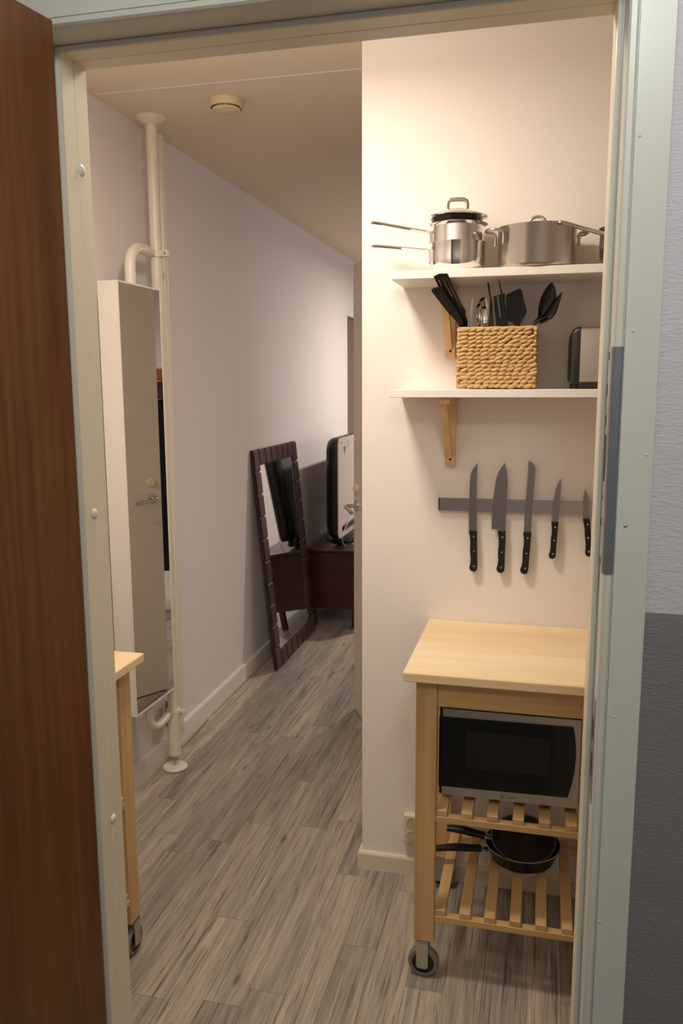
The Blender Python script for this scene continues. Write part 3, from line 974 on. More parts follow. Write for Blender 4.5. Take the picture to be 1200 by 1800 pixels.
# ------------------------------------------------------------------ microwave
def microwave():
    root = thing('microwave', 'stainless and black-glass microwave oven on the upper slats of the kitchen trolley', 'microwave', (0.496, -0.2, 0.4785))
    X0, X1 = -0.203, 0.203
    yf = -0.195
    z0, z1 = 0.015, 0.2540
    bm = bm_new(); add_box(bm, X0, X1, yf + 0.026, 0.135, z0, z1, bevel=0.003)
    obj('housing', bm, 'mw_steel', root)
    for x in (X0 + 0.03, X1 - 0.03):
        for y in (yf + 0.05, 0.10):
            bm = bm_new(); add_cyl(bm, (x, y, 0.0003), (x, y, z0 + 0.0005), 0.012, 16)
            obj('foot', bm, 'black_plastic', root, True)
    # door slab
    bm = bm_new(); add_box(bm, X0 - 0.001, 0.148, yf + 0.0005, yf + 0.0255, z0, z1, bevel=0.003)
    d = obj('door', bm, 'black_plastic', root)
    bm = bm_new()
    add_box(bm, -0.196, 0.1475, yf - 0.003, yf + 0.0006, z0 + 0.001, z1 - 0.001, bevel=0.0012, seg=1)
    obj('door_trim', bm, 'mw_steel', d)
    # black glass with curved right edge, proud of the trim, wrapping the left edge
    bm = bm_new()
    zb, zt = z0 + 0.0245, z1 - 0.0235
    pts = [(-0.2045, zb), (-0.2045, zt)]
    for k in range(17):
        t = k / 16
        z = zt + 0.003 + (zb + 0.006 - zt - 0.003) * t
        x = 0.1205 + 0.0165 * (1 - ((t - 0.40) / 0.60) ** 2) if t > 0.4 else 0.1285 + 0.0085 * (1 - ((t - 0.40) / 0.40) ** 2)
        pts.append((x, z))
    add_prism(bm, [(x, yf - 0.0055, z) for x, z in pts], (0, 0.0026, 0))
    obj('door_glass', bm, 'black_glass', d)
    bm = bm_new(); add_box(bm, -0.134, 0.0735, yf - 0.0060, yf - 0.0053, 0.098, 0.198, bevel=0.0002, seg=1)
    obj('window', bm, 'window_glass', d)
    bm = bm_new()
    # round C mark and the row of tiny strokes after it
    cx, cz = -0.040, z0 + 0.0125
    def arc(r, a0, a1, n=14):
        return [(cx + r * math.cos(math.radians(a0 + (a1 - a0) * k / n)), cz + r * math.sin(math.radians(a0 + (a1 - a0) * k / n))) for k in range(n + 1)]
    o_, i_ = arc(0.0046, 42, 318), arc(0.0029, 42, 318)
    for k in range(len(o_) - 1):
        add_prism(bm, [(p[0], yf - 0.0034, p[1]) for p in (o_[k], o_[k + 1], i_[k + 1], i_[k])], (0, 0.0006, 0))
    for k in range(7):
        xs = cx + 0.0085 + k * 0.0038
        add_box(bm, xs, xs + 0.0022, yf - 0.0034, yf - 0.0028, cz - 0.0012 - 0.0004 * (k % 2), cz + 0.0008)
    obj('emblem', bm, 'black_matte', d)
    # control panel to the right of the door
    bm = bm_new(); add_box(bm, 0.1525, X1, yf - 0.003, yf + 0.0255, z0, z1, bevel=0.003)
    cp = obj('control_panel', bm, 'mw_steel', root)
    for z in (0.19, 0.11):
        bm = bm_new(); add_lathe(bm, [(0, 0.014), (0.014, 0.013), (0.016, 0.0)], (0.178, yf - 0.003, z), 28, (0, -1, 0))
        obj('knob', bm, 'satin', cp, True)
microwave()

# ------------------------------------------------------------------ frying pans on the lower slats
def frying_pan(name, label, loc, R, Hh, r0, mat_in, hdir, hz, hlen, tilt=None, handle_bend=0.02):
    root = thing(name, label, 'frying pan', loc)
    if tilt:
        root.rotation_euler = tilt
    bm = bm_new()
    add_lathe(bm, [(0, 0.0), (r0, 0.0), (r0 + 0.012, 0.004), (R - 0.003, Hh - 0.004), (R, Hh), (R - 0.0035, Hh), (R - 0.007, Hh - 0.004), (r0 + 0.008, 0.0075), (r0 - 0.004, 0.0045), (0, 0.004)], (0, 0, 0), 56)
    obj('body', bm, mat_in, root, True)
    bm = bm_new()
    add_lathe(bm, [(R - 0.0036, Hh + 0.0001), (R - 0.003, Hh + 0.0012), (R - 0.0006, Hh + 0.0012), (R, Hh + 0.0001)], (0, 0, 0), 56)
    obj('rim', bm, 'rim_grey', root, True)
    d = Vector(hdir).normalized()
    p0 = d * (R - 0.004) + Vector((0, 0, Hh - 0.014))
    p1 = d * (R + 0.022) + Vector((0, 0, Hh - 0.010 + hz * 0.15))
    bm = bm_new(); add_tube(bm, [p0, (p0 + p1) / 2, p1], 0.007, 12, squash=(0.010, 0.006))
    obj('ferrule', bm, 'satin', root, True)
    pts = [p1 - d * 0.004, p1 + d * hlen * 0.2 + Vector((0, 0, hz * 0.35)), p1 + d * hlen * 0.55 + Vector((0, 0, hz * 0.9)), p1 + d * hlen + Vector((0, 0, hz))]
    path = smooth_path(pts, 6)
    rs = [0.85 + 0.45 * math.sin(PI * min(1, 0.12 + 1.3 * abs(i / (len(path) - 1) - 0.25))) * 0.5 for i in range(len(path))]
    bm = bm_new(); add_tube(bm, path, 0.011, 12, squash=(0.0125, 0.0095), rs=rs)
    obj('handle', bm, 'black_plastic', root, True)
    return root
frying_pan('frying_pan', 'larger black frying pan lying on the lower slats of the trolley', (0.508, -0.152, 0.1985), 0.108, 0.046, 0.078, 'nonstick', (-0.93, -0.36, 0), 0.010, 0.135)
frying_pan('frying_pan', 'smaller dark grey frying pan tilted inside the larger black frying pan', (0.508, -0.138, 0.2230), 0.092, 0.034, 0.068, 'pan_grey', (-0.99, -0.05, 0), 0.012, 0.105, tilt=(math.radians(17), math.radians(2), 0))

# ------------------------------------------------------------------ socket
def socket():
    root = thing('wall_socket', 'ivory double wall socket low on the kitchen wall beside the trolley leg', 'wall socket', (0.1665, -0.0003, 0.166))
    bm = bm_new(); add_box(bm, -0.0275, 0.0275, -0.026, 0.0, -0.0455, 0.0455, bevel=0.003)
    obj('plate', bm, 'socket_plastic', root)
    for z in (0.0222, -0.0222):
        bm = bm_new(); add_lathe(bm, [(0.0175, 0.0), (0.0195, 0.0), (0.0195, 0.0016), (0.0175, 0.0016)], (0, -0.0262, z), 32, (0, -1, 0))
        ring = obj('socket_ring', bm, 'socket_plastic', root, True)
        bm = bm_new(); add_lathe(bm, [(0, 0.0), (0.0174, 0.0), (0.0174, 0.0006), (0, 0.0006)], (0, -0.0262, z), 32, (0, -1, 0))
        obj('socket_face', bm, 'socket_inner', ring)
socket()

# ------------------------------------------------------------------ shelves and brackets
SH1, SH2 = 1.8500, 1.5405      # top faces
def shelf(z, x0, label):
    bm = bm_new(); add_box(bm, x0, 1.15, -0.200, -0.0005, z - 0.0215, z, bevel=0.0012, seg=1)
    tag(obj('wall_shelf', bm, 'shelf_white', base=(x0, -0.0005, z - 0.0215)), label, 'shelf', 'white shelves on the kitchen wall')
shelf(SH1, 0.1215, 'upper white wall shelf carrying the saucepans and the big pot')
shelf(SH2, 0.1180, 'lower white wall shelf carrying the woven basket and toaster')
def bracket(x, ztop, label):
    root = thing('shelf_bracket', label, 'bracket', (x, -0.0005, ztop), group='wooden shelf brackets')
    wb = 0.0285
    bm = bm_new(); add_box(bm, -wb / 2, wb / 2, -0.018, 0, -0.200, -0.0185, bevel=0.001, seg=1)
    up_ = obj('upright', bm, 'bracket_z', root)
    bm = bm_new(); add_lathe(bm, [(0, 0.001), (0.0030, 0.001), (0.0036, 0)], (0, -0.0181, -0.181), 16, (0, -1, 0))
    obj('screw', bm, 'hole', up_)
    bm = bm_new(); add_box(bm, -wb / 2, wb / 2, -0.182, 0, -0.018, -0.0003, bevel=0.001, seg=1)
    obj('arm', bm, 'bracket_y', root)
    bm = bm_new()
    add_prism(bm, [(-0.0142, -0.168, -0.0185), (-0.0142, -0.138, -0.0185), (-0.0142, -0.0182, -0.150), (-0.0142, -0.0182, -0.178)], (0.0185, 0, 0))
    obj('brace', bm, 'bracket_z', root)
bracket(0.2620, SH1 - 0.0215, 'light wooden shelf bracket under the upper shelf, behind the utensils')
bracket(0.2665, SH2 - 0.0215, 'light wooden shelf bracket under the lower shelf, above the knife rail')

# ------------------------------------------------------------------ pots on the upper shelf
def strap_handle(bm, p0, p1, wid=0.0085, thick=0.0050, sag=0.0, tip=0.008):
    p0, p1 = Vector(p0), Vector(p1)
    mid = (p0 + p1) / 2 + Vector((0, 0, sag))
    path = smooth_path([p0, mid, p1, p1 + (p1 - p0).normalized() * tip + Vector((0, 0, -0.004))], 6)
    add_tube(bm, path, wid, 10, squash=(wid, thick))

def saucepan(label, cx, cy, z, r, h, rim, handle_to, mat='steel', hz0=0.82, low_r=None, name='saucepan', hand=None):
    root = thing(name, label, 'saucepan', (cx, cy, z))
    lr = low_r or r * 0.90
    bm = bm_new()
    prof = [(0, 0.0), (lr - 0.012, 0.0), (lr - 0.003, 0.004), (r - 0.001, h * 0.28), (r, h * 0.45), (r, h - 0.006), (rim, h - 0.0008), (rim, h), (r - 0.0016, h - 0.004), (r - 0.0016, h * 0.45), (lr - 0.006, 0.005), (0, 0.002)]
    add_lathe(bm, prof, (0, 0, 0), 64)
    obj('body', bm, mat, root, True, 50)
    d = Vector(hand or (-1, -0.10, 0)).normalized()
    hz = h * hz0
    a = d * (r + 0.004) + Vector((0, 0, hz))
    bm = bm_new()
    strap_handle(bm, a, Vector(handle_to) - Vector((cx, cy, z)))
    obj('handle', bm, mat, root, True)
    bm = bm_new()
    side = Vector((-d.y, d.x, 0))
    for s in (-1, 1):
        pts = [a + side * s * 0.012 + d * 0.000, a + side * s * 0.012 - d * 0.012, d * (r - 0.002) + side * s * 0.016 + Vector((0, 0, hz - 0.030)), d * (r + 0.0035) + side * s * 0.016 + Vector((0, 0, hz - 0.034))]
        add_prism(bm, pts, side * s * 0.002)
    add_box(bm, -0.012, 0.012, -0.0045, 0.0045, -0.003, 0.003, mat=Matrix.Translation(a - d * 0.004) @ Matrix.Rotation(math.atan2(d.y, d.x) + PI / 2, 4, 'Z'), bevel=0.001)
    obj('handle_bracket', bm, mat, root, True)
    return root

saucepan('polished steel saucepan standing on the upper shelf, lower of the two stacked', 0.2885, -0.112, SH1 + 0.0004, 0.0735, 0.0760, 0.0765, (0.068, -0.128, 1.9275), low_r=0.068, hz0=0.80)
pan2 = saucepan('polished steel saucepan nested in the one below, under the lid', 0.2870, -0.112, SH1 + 0.0045, 0.0700, 0.1200, 0.0800, (0.066, -0.128, 1.9885), hz0=0.86, low_r=0.058)

def dome_lid(pan):
    T = Matrix.Translation(Vector((0.2845, -0.112, 1.9695)) - pan.location) @ Matrix.Rotation(math.radians(8), 4, 'Z')
    bm = bm_new()
    add_lathe(bm, [(0, 0.046), (0.020, 0.0455), (0.045, 0.040), (0.060, 0.033), (0.066, 0.0275), (0.0815, 0.0255), (0.0825, 0.0235), (0.0815, 0.0225), (0.070, 0.0215), (0.064, 0.025), (0.045, 0.036), (0, 0.044)], (0, 0, 0), 64)
    root = obj('lid', bm, 'steel', pan, True, 35)
    root.matrix_local = T
    root['label'] = 'domed steel lid with a strap handle'
    bm = bm_new()
    add_lathe(bm, [(0.0690, 0.0214), (0.0665, 0.010), (0.0610, -0.001), (0.0595, -0.001), (0.0650, 0.0105), (0.0672, 0.0214)], (0, 0, 0), 64)
    obj('skirt', bm, 'nonstick', root, True, 35)
    bm = bm_new()
    path = [(-0.026, 0, 0.0445), (-0.0262, 0, 0.060), (-0.024, 0, 0.067), (-0.018, 0, 0.0705), (0, 0, 0.0715), (0.018, 0, 0.0705), (0.024, 0, 0.067), (0.0262, 0, 0.060), (0.026, 0, 0.0445)]
    add_tube(bm, path, 0.005, 10, squash=(0.0055, 0.0018))
    obj('handle', bm, 'satin', root, True)
dome_lid(pan2)

def stock_pot():
    cx, cy = 0.4945, -0.1075
    root = thing('cooking_pot', 'wide brushed steel cooking pot with two loop handles on the upper shelf', 'pot', (cx, cy, SH1 + 0.0004))
    R, h = 0.1005, 0.1075
    bm = bm_new()
    add_lathe(bm, [(0, 0), (R - 0.010, 0), (R - 0.003, 0.003), (R, 0.010), (R, h - 0.005), (R + 0.0025, h - 0.001), (R + 0.0025, h), (R - 0.001, h), (R - 0.0025, h - 0.005), (R - 0.0025, 0.010), (R - 0.012, 0.004), (0, 0.004)], (0, 0, 0), 72)
    obj('body', bm, 'brushed', root, True, 50)
    for ang in (205, 25):
        a = math.radians(ang)
        d = Vector((math.cos(a), math.sin(a), 0)); s = Vector((-d.y, d.x, 0))
        pts = []
        for k in (-1, 1):
            pass
        zt = h - 0.012
        path = [d * (R + 0.0045) + s * -0.028 + Vector((0, 0, zt - 0.034)), d * (R + 0.0048) + s * -0.028 + Vector((0, 0, zt - 0.008)), d * (R + 0.011) + s * -0.028 + Vector((0, 0, zt)),
                d * (R + 0.030) + s * -0.022 + Vector((0, 0, zt + 0.001)), d * (R + 0.039) + s * 0.0 + Vector((0, 0, zt + 0.002)), d * (R + 0.030) + s * 0.022 + Vector((0, 0, zt + 0.001)),
                d * (R + 0.011) + s * 0.028 + Vector((0, 0, zt)), d * (R + 0.0048) + s * 0.028 + Vector((0, 0, zt - 0.008)), d * (R + 0.0045) + s * 0.028 + Vector((0, 0, zt - 0.034))]
        bm = bm_new(); add_tube(bm, smooth_path(path, 5), 0.004, 12)
        obj('handle', bm, 'brushed', root, True)
    bm = bm_new()
    add_lathe(bm, [(0, 0.004), (0.05, 0.0035), (R - 0.010, 0.001), (R - 0.0032, 0.0), (R - 0.0032, -0.0015), (R - 0.012, -0.0012), (0, 0.002)], (0, 0, 0), 64)
    lid = obj('lid', bm, 'brushed', root, True)
    lid.location = (0, 0, h - 0.0099)
    bm = bm_new()
    add_tube(bm, smooth_path([(-0.0200, 0, 0.0025), (-0.0200, 0, 0.024), (-0.0135, 0, 0.035), (0, 0, 0.0390), (0.0135, 0, 0.035), (0.0200, 0, 0.024), (0.0200, 0, 0.0025)], 5), 0.0042, 10)
    obj('handle', bm, 'satin', lid, True)
stock_pot()
saucepan('darker steel saucepan at the right end of the shelf, handle crossing the wide pot', 0.7260, -0.100, SH1 + 0.0004, 0.0735, 0.0985, 0.0775, (0.5560, -0.2120, 1.9505), mat='brushed', hz0=0.80, hand=(-0.83, -0.56, 0))

# ------------------------------------------------------------------ basket of woven seagrass
BX0, BX1, BY0, BY1, BZ0, BZ1 = 0.2935, 0.5055, -0.165, -0.030, SH2 + 0.0004, 1.7045
def basket():
    root = thing('woven_basket', 'rectangular woven seagrass basket full of utensils on the lower shelf', 'basket', ((BX0 + BX1) / 2, (BY0 + BY1) / 2, BZ0))
    hx, hy, hz = (BX1 - BX0) / 2 - 0.006, (BY1 - BY0) / 2 - 0.006, BZ1 - BZ0
    bm = bm_new()
    t = 0.004
    i = 0.002
    for b in ((-hx + i, hx - i, -hy + i, -hy + i + t, 0.002, hz - 0.006), (-hx + i, hx - i, hy - i - t, hy - i, 0.002, hz - 0.006), (-hx + i, -hx + i + t, -hy + i + t, hy - i - t, 0.002, hz - 0.006), (hx - i - t, hx - i, -hy + i + t, hy - i - t, 0.002, hz - 0.006), (-hx + i + t, hx - i - t, -hy + i + t, hy - i - t, 0.002, 0.008)):
        add_box(bm, *b)
    obj('lining', bm, wood('dark seagrass core', srgb(120, 84, 40), srgb(84, 56, 26), 'x', 0.8), root)
    # rows of twisted strands round the perimeter
    rnd = random.Random(11)
    per = 2 * (2 * hx + 2 * hy)
    def pos(s):
        s %= per
        for L_, p, d in ((2 * hx, (-hx, -hy), (1, 0)), (2 * hy, (hx, -hy), (0, 1)), (2 * hx, (hx, hy), (-1, 0)), (2 * hy, (-hx, hy), (0, -1))):
            if s < L_:
                return Vector((p[0] + d[0] * s, p[1] + d[1] * s, 0)), Vector((d[0], d[1], 0))
            s -= L_
    bm = bm_new()
    rows = 15
    rh = (hz - 0.006) / rows
    for r in range(rows):
        z = 0.0035 + rh * (r + 0.5)
        s = rnd.random() * 0.01
        while s < per:
            ln = rnd.uniform(0.0185, 0.0270)
            if r in (3, 8, 11) and rnd.random() < 0.3:
                ln *= 1.35
            p, d = pos(s + ln / 2)
            s += ln * 0.84
            tilt = rnd.uniform(0.18, 0.36)
            nrm = Vector((d.y, -d.x, 0))
            A = (d * math.cos(tilt) + Vector((0, 0, 1)) * math.sin(tilt)) * ln * 0.60
            hh = rh * rnd.uniform(0.48, 0.62)
            B = (Vector((0, 0, 1)) * math.cos(tilt) - d * math.sin(tilt)) * hh
            C3 = nrm * rnd.uniform(0.0050, 0.0075)
            c = p + Vector((0, 0, z + rnd.uniform(-0.0007, 0.0007)))
            c.z = min(max(c.z, 0.0068), hz - 0.006)
            add_ellipsoid(bm, c, (A, B, C3), 8, 6)
    for v in bm.verts:
        v.co.z = max(v.co.z, 0.0004)
        v.co.x = min(max(v.co.x, -hx - 0.0065), hx + 0.0065)
        v.co.y = min(max(v.co.y, -hy - 0.0065), hy + 0.0065)
    obj('weave', bm, 'weave', root, True, 80)
    bm = bm_new()
    cor = [(-hx, -hy), (hx, -hy), (hx, hy), (-hx, hy)]
    for a in range(4):
        p, q = Vector(cor[a] + (hz - 0.0045,)), Vector(cor[(a + 1) % 4] + (hz - 0.0045,))
        n = 14
        pts = [p.lerp(q, k / n) + Vector((0, 0, 0.0008 * math.sin(k * 2.1))) for k in range(n + 1)]
        add_tube(bm, pts, 0.0046, 8)
    obj('rim', bm, 'weave', root, True)
basket()

# ------------------------------------------------------------------ utensils standing in the basket
def flat(name, label, cat, pts, mat='black_plastic', th=0.003, holes=(), stem=None, group='black kitchen utensils in the basket', nrm=None):
    """plate with a measured outline (3-D points in one plane), cut-outs, and a handle running down into the basket"""
    P = [Vector(p) for p in pts]
    if nrm is None:
        nrm = Vector((0, 1, 0))
    nrm = Vector(nrm).normalized()
    base = Vector(stem[-1]) if stem else P[0]
    root = thing(name, label, cat, base, group=group)
    bm = bm_new()
    outer = [bm.verts.new(p - base) for p in P]
    edges = [bm.edges.new((outer[i], outer[(i + 1) % len(outer)])) for i in range(len(outer))]
    for h in holes:
        hv = [bm.verts.new(Vector(p) - base) for p in h]
        edges += [bm.edges.new((hv[i], hv[(i + 1) % len(hv)])) for i in range(len(hv))]
    r = bmesh.ops.triangle_fill(bm, use_beauty=True, use_dissolve=False, edges=edges, normal=nrm)
    ext = bmesh.ops.extrude_face_region(bm, geom=bm.faces[:])
    vs = [g for g in ext['geom'] if isinstance(g, bmesh.types.BMVert)]
    bmesh.ops.translate(bm, verts=vs, vec=nrm * th)
    obj('blade', bm, mat, root)
    if stem:
        bm = bm_new()
        add_tube(bm, smooth_path([Vector(p) - base for p in stem], 5), 0.005, 10, squash=(0.0062, 0.0040))
        obj('handle', bm, mat, root, True)
    return root

NT = (0, 1, 0.69)
A = [(0.2373, -0.2152, 1.8307), (0.2524, -0.219, 1.8362), (0.2715, -0.2193, 1.8367), (0.2753, -0.2168, 1.8331), (0.2857, -0.1993, 1.8076), (0.3059, -0.1684, 1.7629), (0.3168, -0.1568, 1.7461), (0.3152, -0.1495, 1.7355), (0.3206, -0.1389, 1.7201), (0.3187, -0.1266, 1.7023), (0.3079, -0.1267, 1.7025), (0.304, -0.1423, 1.7251), (0.284, -0.1594, 1.7499), (0.2646, -0.1794, 1.7789), (0.2472, -0.2, 1.8087)]
AS = [[(0.2479, -0.2095, 1.8225), (0.2506, -0.2094, 1.8224), (0.2577, -0.1998, 1.8084), (0.2549, -0.1994, 1.8078)], [(0.2584, -0.2108, 1.8243), (0.2612, -0.2109, 1.8245), (0.2842, -0.1811, 1.7813), (0.2817, -0.1806, 1.7806)], [(0.27, -0.211, 1.8247), (0.2721, -0.2112, 1.8249), (0.3032, -0.1654, 1.7585), (0.3011, -0.1648, 1.7577)]]
flat('slotted_turner', 'black turner with three long slots leaning left out of the basket', 'spatula', A, holes=AS, stem=[(0.3133, -0.125, 1.704), (0.325, -0.10, 1.665), (0.345, -0.062, 1.552)], nrm=NT)
B = [(0.2304, -0.2004, 1.8006), (0.2346, -0.2023, 1.8034), (0.2461, -0.2041, 1.806), (0.2574, -0.2039, 1.8057), (0.2706, -0.19, 1.7856), (0.2915, -0.1691, 1.7553), (0.305, -0.1533, 1.7323), (0.3108, -0.1426, 1.7168), (0.3118, -0.133, 1.7028), (0.3011, -0.1331, 1.703), (0.2929, -0.145, 1.7203), (0.2712, -0.1611, 1.7437), (0.2442, -0.1854, 1.7789), (0.2309, -0.1979, 1.7969)]
BH = []
for (x, y, z) in ((0.2557, -0.1921, 1.7886), (0.2573, -0.1864, 1.7803), (0.2587, -0.1808, 1.7721), (0.2673, -0.1761, 1.7653), (0.2735, -0.1828, 1.7751), (0.2763, -0.1671, 1.7523)):
    BH.append([(x + 0.0016 * math.cos(a), y - 0.0016 * 0.57 * math.sin(a), z + 0.0016 * 0.82 * math.sin(a)) for a in [k * PI / 3 for k in range(6)]])
off = Vector((0, -0.006, -0.0041))
flat('perforated_turner', 'black turner with small round holes, lowest at the left of the basket', 'spatula', [Vector(p) + off * 0.5 for p in B], holes=[[Vector(q) + off * 0.5 for q in h] for h in BH], stem=[(0.3065, -0.1345, 1.7005), (0.310, -0.118, 1.672), (0.318, -0.080, 1.552)], nrm=NT)
def xz(pts, y):
    return [(x, y, z) for x, z in pts]
KN = [(0.3286, 1.7913), (0.3304, 1.788), (0.3303, 1.7521), (0.3278, 1.7095), (0.3260, 1.7047), (0.3199, 1.7048), (0.323, 1.7425), (0.3248, 1.7751)]
flat('table_knife', 'steel table knife standing upright at the left side of the basket', 'knife', xz(KN, -0.098), mat='satin', th=0.0012, stem=[(0.3228, -0.0975, 1.706), (0.324, -0.097, 1.64), (0.327, -0.096, 1.552)], group='steel cutlery in the basket')
def table_spoon(label, x, zt, y, w=0.0105, l=0.026, lean=0.0):
    root = thing('table_spoon', label, 'spoon', (x + lean, y, 1.552), group='steel cutlery in the basket')
    bm = bm_new()
    rings = []
    c = Vector((-lean, 0, zt - l - 1.552))
    n = 20
    prev = None
    for k, (f, dpt) in enumerate(((1.0, 0.0), (0.93, 0.0025), (0.72, 0.0055), (0.4, 0.0075), (0.0, 0.0085))):
        if f == 0:
            rings.append([bm.verts.new(c + Vector((0, dpt, 0)))])
        else:
            rings.append([bm.verts.new(c + Vector((w * f * math.cos(2 * PI * j / n) * (1 + 0.12 * math.sin(2 * PI * j / n)), dpt, l * f * math.sin(2 * PI * j / n)))) for j in range(n)])
    for a, b in zip(rings, rings[1:]):
        for j in range(n):
            if len(b) == 1:
                bm.faces.new((a[j], a[(j + 1) % n], b[0]))
            else:
                bm.faces.new((a[j], a[(j + 1) % n], b[(j + 1) % n], b[j]))
    geom = bm.faces[:]
    ex = bmesh.ops.extrude_face_region(bm, geom=geom)
    bmesh.ops.translate(bm, verts=[g for g in ex['geom'] if isinstance(g, bmesh.types.BMVert)], vec=(0, 0.0011, 0))
    obj('bowl', bm, 'steel', root, True, 60)
    bm = bm_new()
    add_tube(bm, smooth_path([c + Vector((0, 0.001, -l + 0.001)), c + Vector((lean * 0.3, 0.003, -l - 0.03)), Vector((0, 0, 0.0))], 5), 0.003, 8, squash=(0.0035, 0.0014))
    obj('handle', bm, 'steel', root, True)
table_spoon('steel tablespoon with its bright bowl up, in front at the middle left of the basket', 0.3612, 1.7627, -0.112)
table_spoon('steel tablespoon set back between the knife and the front spoon', 0.3465, 1.7720, -0.086, 0.0100, 0.027, 0.002)
table_spoon('large steel serving spoon deepest in the basket behind the tablespoons', 0.3560, 1.7905, -0.062, 0.0155, 0.034, 0.0)
E1 = [(0.369, 1.8211), (0.3718, 1.8232), (0.3744, 1.8173), (0.3792, 1.7876), (0.3843, 1.7689), (0.3887, 1.7036), (0.3736, 1.7039), (0.3758, 1.7319), (0.3766, 1.7784), (0.3713, 1.8063)]
flat('serving_utensil', 'narrow black utensil turned edge-on, left of the fork-like turner', 'utensil', xz(E1, -0.122), th=0.006, stem=[(0.381, -0.119, 1.706), (0.381, -0.118, 1.64), (0.381, -0.117, 1.552)])
CC = [(0.3849, 1.788), (0.3924, 1.7887), (0.4036, 1.7924), (0.4147, 1.7955), (0.4164, 1.7694), (0.4251, 1.7226), (0.4266, 1.7038), (0.3954, 1.7045), (0.3886, 1.7515)]
CS = [[(0.3942, 1.7876), (0.398, 1.7890), (0.4061, 1.7314), (0.4027, 1.731)], [(0.4051, 1.790), (0.4079, 1.791), (0.4167, 1.7359), (0.4139, 1.735)]]
flat('slotted_turner', 'black turner with two slots standing like a fork in the middle of the basket', 'spatula', xz(CC, -0.104), holes=[xz(h, -0.104) for h in CS], stem=[(0.411, -0.1025, 1.706), (0.409, -0.1025, 1.64), (0.406, -0.1025, 1.552)])
E2 = [(0.3984, 1.8265), (0.4006, 1.8268), (0.4099, 1.7941), (0.4169, 1.7403), (0.4244, 1.7029), (0.4207, 1.703), (0.4122, 1.7404), (0.4053, 1.7924)]
flat('serving_utensil', 'tallest thin black utensil edge-on, crossing in front of the fork-like turner', 'utensil', xz(E2, -0.124), th=0.006, stem=[(0.4222, -0.121, 1.706), (0.425, -0.121, 1.64), (0.430, -0.121, 1.552)])
D = [(0.4159, 1.79), (0.4205, 1.7945), (0.4502, 1.8076), (0.4558, 1.8075), (0.4588, 1.8018), (0.4641, 1.7793), (0.4734, 1.7511), (0.4718, 1.7417), (0.462, 1.7232), (0.4566, 1.7139), (0.456, 1.7036), (0.4437, 1.7038), (0.4416, 1.7124), (0.4357, 1.7191), (0.4252, 1.7231), (0.4221, 1.7335)]
flat('turner', 'broad solid black turner without slots, right of the middle of the basket', 'spatula', xz(D, -0.084), stem=[(0.450, -0.0825, 1.706), (0.449, -0.0825, 1.64), (0.447, -0.0825, 1.552)])
def cooking_spoon(label, pts, y, stem, dish):
    """spoon whose bowl has a measured outline, hollowed along y"""
    base = Vector(stem[-1])
    root = thing('cooking_spoon', label, 'spoon', base, group='black kitchen utensils in the basket')
    P = [Vector((x, 0, z)) for x, z in pts]
    cen = sum(P, Vector()) / len(P)
    bm = bm_new()
    n = len(P)
    rings = []
    for f, d in ((1.0, 0.0), (0.8, dish * 0.55), (0.5, dish * 0.9)):
        rings.append([bm.verts.new(cen + (p - cen) * f + Vector((0, y + d, 0)) - base) for p in P])
    rings.append([bm.verts.new(cen + Vector((0, y + dish, 0)) - base)])
    for a, b in zip(rings, rings[1:]):
        for j in range(n):
            if len(b) == 1:
                bm.faces.new((a[j], a[(j + 1) % n], b[0]))
            else:
                bm.faces.new((a[j], a[(j + 1) % n], b[(j + 1) % n], b[j]))
    ex = bmesh.ops.extrude_face_region(bm, geom=bm.faces[:])
    bmesh.ops.translate(bm, verts=[g for g in ex['geom'] if isinstance(g, bmesh.types.BMVert)], vec=(0, 0.002, 0))
    obj('bowl', bm, 'black_plastic', root, True, 50)
    bm = bm_new()
    add_tube(bm, smooth_path([Vector(p) - base for p in stem], 5), 0.005, 10, squash=(0.0062, 0.0045))
    obj('handle', bm, 'black_plastic', root, True)
SE = [(0.5315, 1.8187), (0.5369, 1.8198), (0.5446, 1.8091), (0.5488, 1.7944), (0.5492, 1.7815), (0.539, 1.7597), (0.5249, 1.7397), (0.5161, 1.7269), (0.5071, 1.7183), (0.5004, 1.7254), (0.5029, 1.7346), (0.5032, 1.7532), (0.5088, 1.7808), (0.5192, 1.8026)]
cooking_spoon('taller black cooking spoon leaning right out of the basket', SE, -0.093, [(0.515, -0.086, 1.738), (0.4860, -0.090, 1.7060), (0.455, -0.092, 1.650), (0.415, -0.095, 1.552)], 0.008)
SF = [(0.5628, 1.7933), (0.5641, 1.7914), (0.557, 1.7615), (0.5497, 1.7379), (0.5401, 1.7252), (0.5221, 1.7155), (0.5094, 1.7104), (0.5090, 1.7163), (0.5162, 1.7258), (0.5177, 1.735), (0.5283, 1.7494), (0.5491, 1.7782)]
cooking_spoon('pointed black cooking spoon leaning furthest right, in front of the taller spoon', SF, -0.114, [(0.526, -0.108, 1.730), (0.4860, -0.1105, 1.7060), (0.458, -0.112, 1.650), (0.425, -0.115, 1.552)], 0.007)

